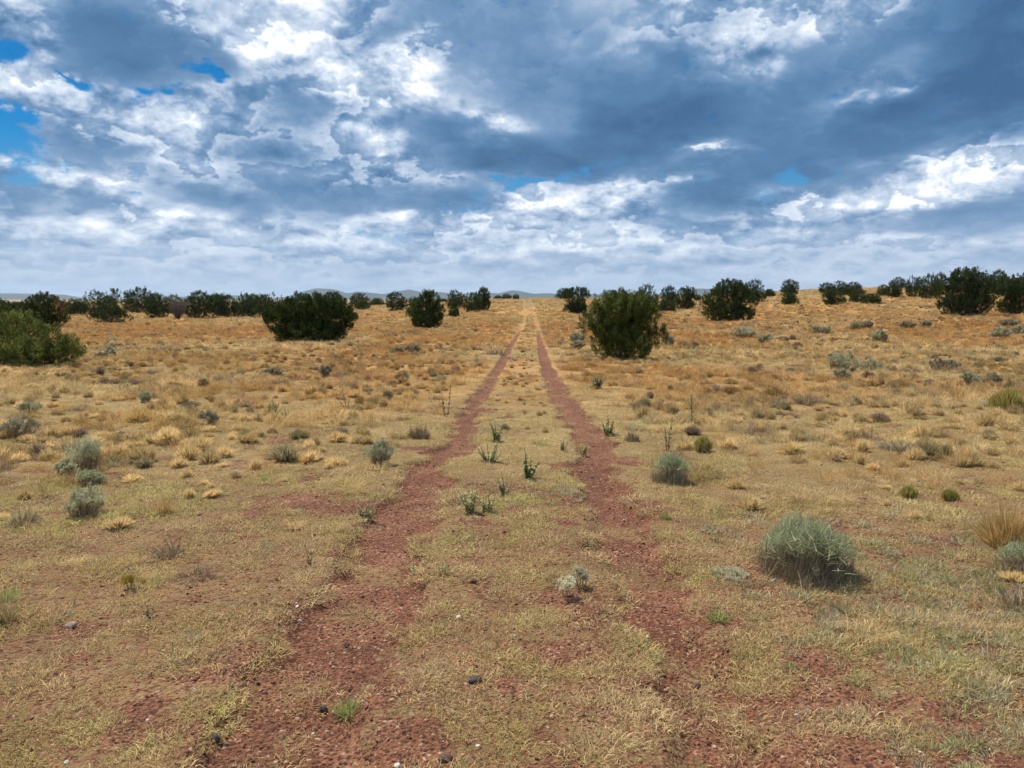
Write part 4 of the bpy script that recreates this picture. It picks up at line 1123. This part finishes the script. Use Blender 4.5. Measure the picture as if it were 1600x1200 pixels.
SHR = [
 (1180, 1334, 814, 912, 'rabbit', "biggest shrub of the foreground, a round grey-green rabbitbrush with brown lower stems"),
 (1018, 1076, 703, 757, 'rabbit', "pale green round rabbitbrush right of the track, in front of the dark seed stalk"),
 (572, 614, 693, 728, 'sage', "grey-green dome of sagebrush just left of the left wheel track"),
 (1560, 1650, 846, 905, 'rabbit', "grey-green rabbitbrush cut by the right edge above the fallen grey branches"),
 (1083, 1113, 680, 707, 'olive', "small olive snakeweed fan up and right of the pale green rabbitbrush"),
 (110, 163, 687, 735, 'sage', "tallest sagebrush at the left, grey-green ball on a dark stem"),
 (118, 160, 732, 760, 'rabbit', "bright grey-green clump growing at the foot of the tall left sagebrush"),
 (90, 120, 722, 746, 'sage', "small pale sage clump left of the foot of the tall left sagebrush"),
 (104, 165, 765, 806, 'sage', "pale grey sagebrush below the tall one at the left, with brown stems in front"),
 (240, 276, 768, 805, 'gold', "orange bunchgrass clump with dark base right of the left sagebrushes"),
 (190, 243, 630, 659, 'gold', "orange bunchgrass mound in the left field above the tall sagebrush"),
 (30, 62, 630, 646, 'sage', "small grey sagebrush near the left edge, above the wider brown-grey one"),
 (6, 58, 655, 684, 'dusty', "wide brown-grey sagebrush by the left edge"),
 (219, 237, 614, 628, 'sage', "tiny green sagebrush above the orange mound in the left field"),
 (311, 341, 643, 664, 'dusty', "grey sagebrush right of the orange mound in the left field"),
 (8, 66, 788, 822, 'dead', "dark dead brush near the left edge, left of the lowest sagebrush"),
 (-34, 38, 912, 978, 'bunch', "big straw bunchgrass cut by the left edge, dark at its foot"),
 (-12, 34, 898, 942, 'green', "bright green blades rising out of the straw bunch at the left edge"),
 (203, 218, 671, 685, 'green', "little green tuft between the tall left sagebrush and the grey one right of it"),
 (400, 425, 736, 754, 'green', "green tuft between the left sagebrushes and the sagebrush beside the track"),
 (232, 292, 852, 872, 'dead', "flattened dark brush below the orange bunchgrass clump"),
 (149, 166, 551, 561, 'dusty', "left one of two small sagebrushes beside the light green juniper bush"),
 (165, 181, 543, 558, 'sage', "right one of two small sagebrushes beside the light green juniper bush"),
 (169, 184, 530, 539, 'sage', "small pale sagebrush above the two beside the light green juniper bush"),
 (410, 441, 578, 591, 'dusty', "long low grey brush in front of the big broad juniper"),
 (498, 516, 573, 590, 'dusty', "dark upright grey brush right of the long low one before the big broad juniper"),
 (517, 541, 578, 592, 'dead', "brown twiggy brush touching the dark upright grey brush"),
 (609, 633, 544, 553, 'dusty', "left low brush of two in the pale grass right of the big broad juniper"),
 (635, 657, 540, 552, 'dusty', "right purple-grey brush of two in the pale grass right of the big broad juniper"),
 (635, 674, 655, 686, 'dead', "twiggy grey brush left of the left wheel track with a thin stalk"),
 (1113, 1168, 878, 904, 'mat', "whitish cushion plant spread flat at the left foot of the large rabbitbrush"),
 (1541, 1573, 900, 927, 'green', "bright green tuft under the rabbitbrush at the right edge"),
 (1550, 1630, 908, 952, 'dead', "grey fallen dead brush at the right edge below the bright green tuft"),
 (1518, 1630, 772, 862, 'gold', "large shaggy orange bunchgrass at the right edge"),
 (1405, 1433, 758, 779, 'olive', "yellow-green snakeweed, left one of two above the large rabbitbrush"),
 (1471, 1497, 764, 784, 'olive', "yellow-green snakeweed, right one of two, near the shaggy orange bunchgrass"),
 (1370, 1450, 685, 706, 'dead', "long dark flattened brush in the middle of the right field"),
 (1238, 1291, 611, 634, 'dead', "grey dead brush in the right field below the tall-foliaged sagebrush"),
 (1288, 1334, 552, 582, 'sage', "largest sagebrush of the right field, pale green top"),
 (1302, 1328, 580, 596, 'dusty', "dark sagebrush at the foot of the largest one in the right field"),
 (1340, 1378, 566, 584, 'sage', "low sagebrush right of the largest one in the right field"),
 (1449, 1499, 562, 581, 'dusty', "wide dusty sagebrush left of the one with reddish foot in the right field"),
 (1500, 1531, 582, 603, 'sage', "sagebrush with reddish grass at its foot in the right field"),
 (1543, 1563, 584, 604, 'dusty', "purple-grey twiggy sagebrush right of the one with reddish grass"),
 (1270, 1298, 510, 523, 'sage', "sagebrush in the row below the long juniper clump, leftmost of the row"),
 (1144, 1182, 512, 531, 'sage', "pale sagebrush patch below the big dome shaped juniper"),
 (1182, 1207, 524, 537, 'sage', "smaller sagebrush right of the pale patch below the dome shaped juniper"),
 (1358, 1388, 516, 536, 'sage', "sagebrush with a dark left side, in the middle of the right field's far row"),
 (1328, 1348, 506, 516, 'sage', "left of two small sagebrushes touching in the far row of the right field"),
 (1345, 1364, 505, 515, 'dusty', "right of two small sagebrushes touching in the far row of the right field"),
 (1405, 1427, 504, 514, 'dusty', "small grey sagebrush far out, halfway to the large right hand juniper"),
 (1438, 1455, 502, 512, 'sage', "small pale sagebrush just in front of the large right hand juniper"),
 (1563, 1587, 501, 511, 'dusty', "grey sagebrush in front of the juniper at the right edge"),
 (1547, 1580, 514, 529, 'sage', "broad sagebrush near the right edge, left one of two"),
 (1577, 1612, 511, 525, 'sage', "broad sagebrush at the right edge, right one of two"),
 (1037, 1053, 526, 541, 'dusty', "grey sagebrush just right of the nearest juniper"),
 (1056, 1078, 530, 541, 'dead', "low brown brush right of the grey sagebrush by the nearest juniper"),
 (890, 913, 521, 536, 'sage', "upper sagebrush of two left of the nearest juniper"),
 (893, 914, 534, 546, 'dusty', "lower sagebrush of two left of the nearest juniper"),
 (1546, 1602, 604, 642, 'olive', "sprawling olive weed near the right edge of the field"),
 (975, 1001, 668, 690, 'dead', "small brown brush in the orange grass right of the track"),
 (1028, 1053, 790, 812, 'green', "low green plant below the pale green rabbitbrush"),
 (508, 585, 1085, 1128, 'green', "light green grass clump beside the left wheel track at the bottom"),
 (1095, 1150, 945, 975, 'green', "soft green grass clump right of the right wheel track, below the whitish cushion"),
]
for a in SHR: shrub(*a)
WEED = [
 (812, 839, 697, 747, 'leafy', "tall grey-green leafy weed between the wheel tracks"),
 (722, 748, 757, 801, 'leafy', "left leafy blue-green weed of the patch beside the left wheel track"),
 (748, 775, 765, 800, 'leafy', "right leafy blue-green weed of the patch beside the left wheel track"),
 (776, 801, 742, 775, 'leafy', "low leafy weed between the patch and the tall weed in the centre strip"),
 (744, 786, 690, 722, 'leafy', "sparse grey herb in the centre strip above the leafy patch"),
 (766, 786, 655, 690, 'leafy', "thin grey herb highest up in the centre strip"),
 (560, 587, 776, 811, 'leafy', "pale leafy weed left of the left wheel track, below the sagebrush dome"),
 (630, 669, 868, 898, 'leafy', "left leafy weed of two in the lower left wheel track"),
 (679, 704, 874, 896, 'leafy', "right leafy weed of two beside the lower left wheel track"),
 (1067, 1093, 618, 663, 'spiky', "tall spiky green thistle above the pale green rabbitbrush"),
 (1033, 1053, 652, 704, 'stalk', "dark seed stalk rising behind the pale green rabbitbrush"),
 (682, 713, 602, 650, 'stalk', "pair of dark stalks on a brown tuft, left side of the left wheel track"),
 (529, 553, 609, 637, 'cactus', "dark green bumpy weed in the pale left field"),
 (414, 437, 622, 652, 'leafy', "left one of two leafy green weeds in the left field"),
 (438, 456, 634, 653, 'leafy', "right smaller one of two leafy green weeds in the left field"),
 (918, 946, 582, 607, 'leafy', "green weed with two shoots right of the track below the nearest juniper"),
 (940, 961, 644, 681, 'leafy', "pale thin herb beside the right wheel track"),
 (872, 886, 686, 705, 'leafy', "left one of two small dark tufts at the right wheel track"),
 (903, 921, 689, 713, 'leafy', "right one of two small dark tufts at the right wheel track"),
 (475, 490, 853, 881, 'cactus', "single small dark green stalk alone in the left foreground"),
 (868, 897, 905, 931, 'flower', "left cluster of cream white flowers between the tracks"),
 (896, 920, 889, 918, 'flower', "right cluster of cream white flowers between the tracks"),
 (193, 217, 899, 921, 'yellow', "little yellow flowering weed in the left foreground"),
 (262, 286, 836, 864, 'cactus', "dark knobbly weed standing over the flattened brush at the left"),
 (226, 240, 945, 966, 'cactus', "short dark sprout in the left foreground below the yellow flowers"),
]
for a in WEED: weed(*a)

def rock(x0, x1, top, base, col, label):
    _sc[0] += 1
    g = np.random.default_rng(900 + _sc[0])
    p, k = footing(x0, x1, base); w, h = (x1 - x0) * k, (base - top) * k
    v, t, c = stone(g, 1.0)
    v = v / np.abs(v).max(0) * (w / 2, w * .42, h * .62)
    s = Mat("stone_" + col)
    base_c = {'dark': (.060, .045, .042), 'brown': (.14, .075, .055), 'white': (.55, .50, .44), 'tan': (.34, .24, .19)}[col]
    pos = s.n("ShaderNodeTexCoord").outputs["Object"]
    m = s.finish(s.mix(s.noise(pos, 60, 4, .7), tuple(q * .6 for q in base_c), tuple(min(q * 1.4, .8) for q in base_c)), .8, s.noise(pos, 90, 4), .004)
    o = link("stone", mesh_np("stone", v, t, m))
    d = p[:2] / np.hypot(*p[:2])
    x, y = p[0] + d[0] * w * .3, p[1] + d[1] * w * .3
    o.location = (x, y, float(H(x, y)) + h * .10); o.rotation_euler = (0, g.uniform(-.2, .2), g.uniform(-.5, .5))
    tag(o, label, "stone", "stones lying along the track")
for a in [
 (326, 352, 1148, 1168, 'dark', "smooth dark grey stone at the bottom left"),
 (685, 709, 1176, 1193, 'brown', "angular dark brown stone at the bottom edge left of centre"),
 (496, 513, 1103, 1116, 'dark', "dark stone at the left foot of the light green grass clump"),
 (732, 748, 903, 912, 'dark', "small dark stone in the middle of the lower track"),
 (730, 756, 1060, 1070, 'dark', "flat black stone in the grass at the lower centre"),
 (1080, 1096, 1064, 1077, 'brown', "left one of two dark stones in the right wheel track at the bottom"),
 (1110, 1124, 1050, 1062, 'dark', "right one of two dark stones in the right wheel track at the bottom"),
 (537, 546, 1004, 1012, 'dark', "dark stone in the left wheel track"),
 (1073, 1085, 998, 1006, 'brown', "brown stone in the right wheel track above the two dark ones"),
 (711, 722, 960, 967, 'white', "white pebble in the lower centre grass"),
 (743, 752, 1163, 1169, 'white', "white pebble near the bottom edge, just right of the angular brown stone"),
 (614, 628, 1195, 1202, 'white', "whitish pebble cut by the bottom edge"),
 (462, 472, 968, 973, 'white', "white pebble left of the left wheel track"),
 (636, 650, 1113, 1120, 'tan', "pale tan stone right of the light green grass clump"),
 (802, 808, 992, 997, 'white', "white pebble at the centre of the lower track"),
 (1007, 1014, 992, 998, 'white', "white pebble just left of the right wheel track"),
 (1204, 1214, 903, 912, 'tan', "pale pinkish pebble under the left side of the large rabbitbrush"),
 (1240, 1250, 1116, 1122, 'white', "white pebble on bare soil at the lower right"),
 (99, 108, 1189, 1195, 'white', "white pebble at the very bottom left"),
 (228, 234, 1122, 1127, 'white', "tiny white pebble in the bottom left grass"),
 (180, 196, 672, 678, 'tan', "pale stone left of the little green tuft in the left field"),
 (103, 120, 971, 982, 'tan', "pale flat stone in the lower left red soil"),
]: rock(*a)
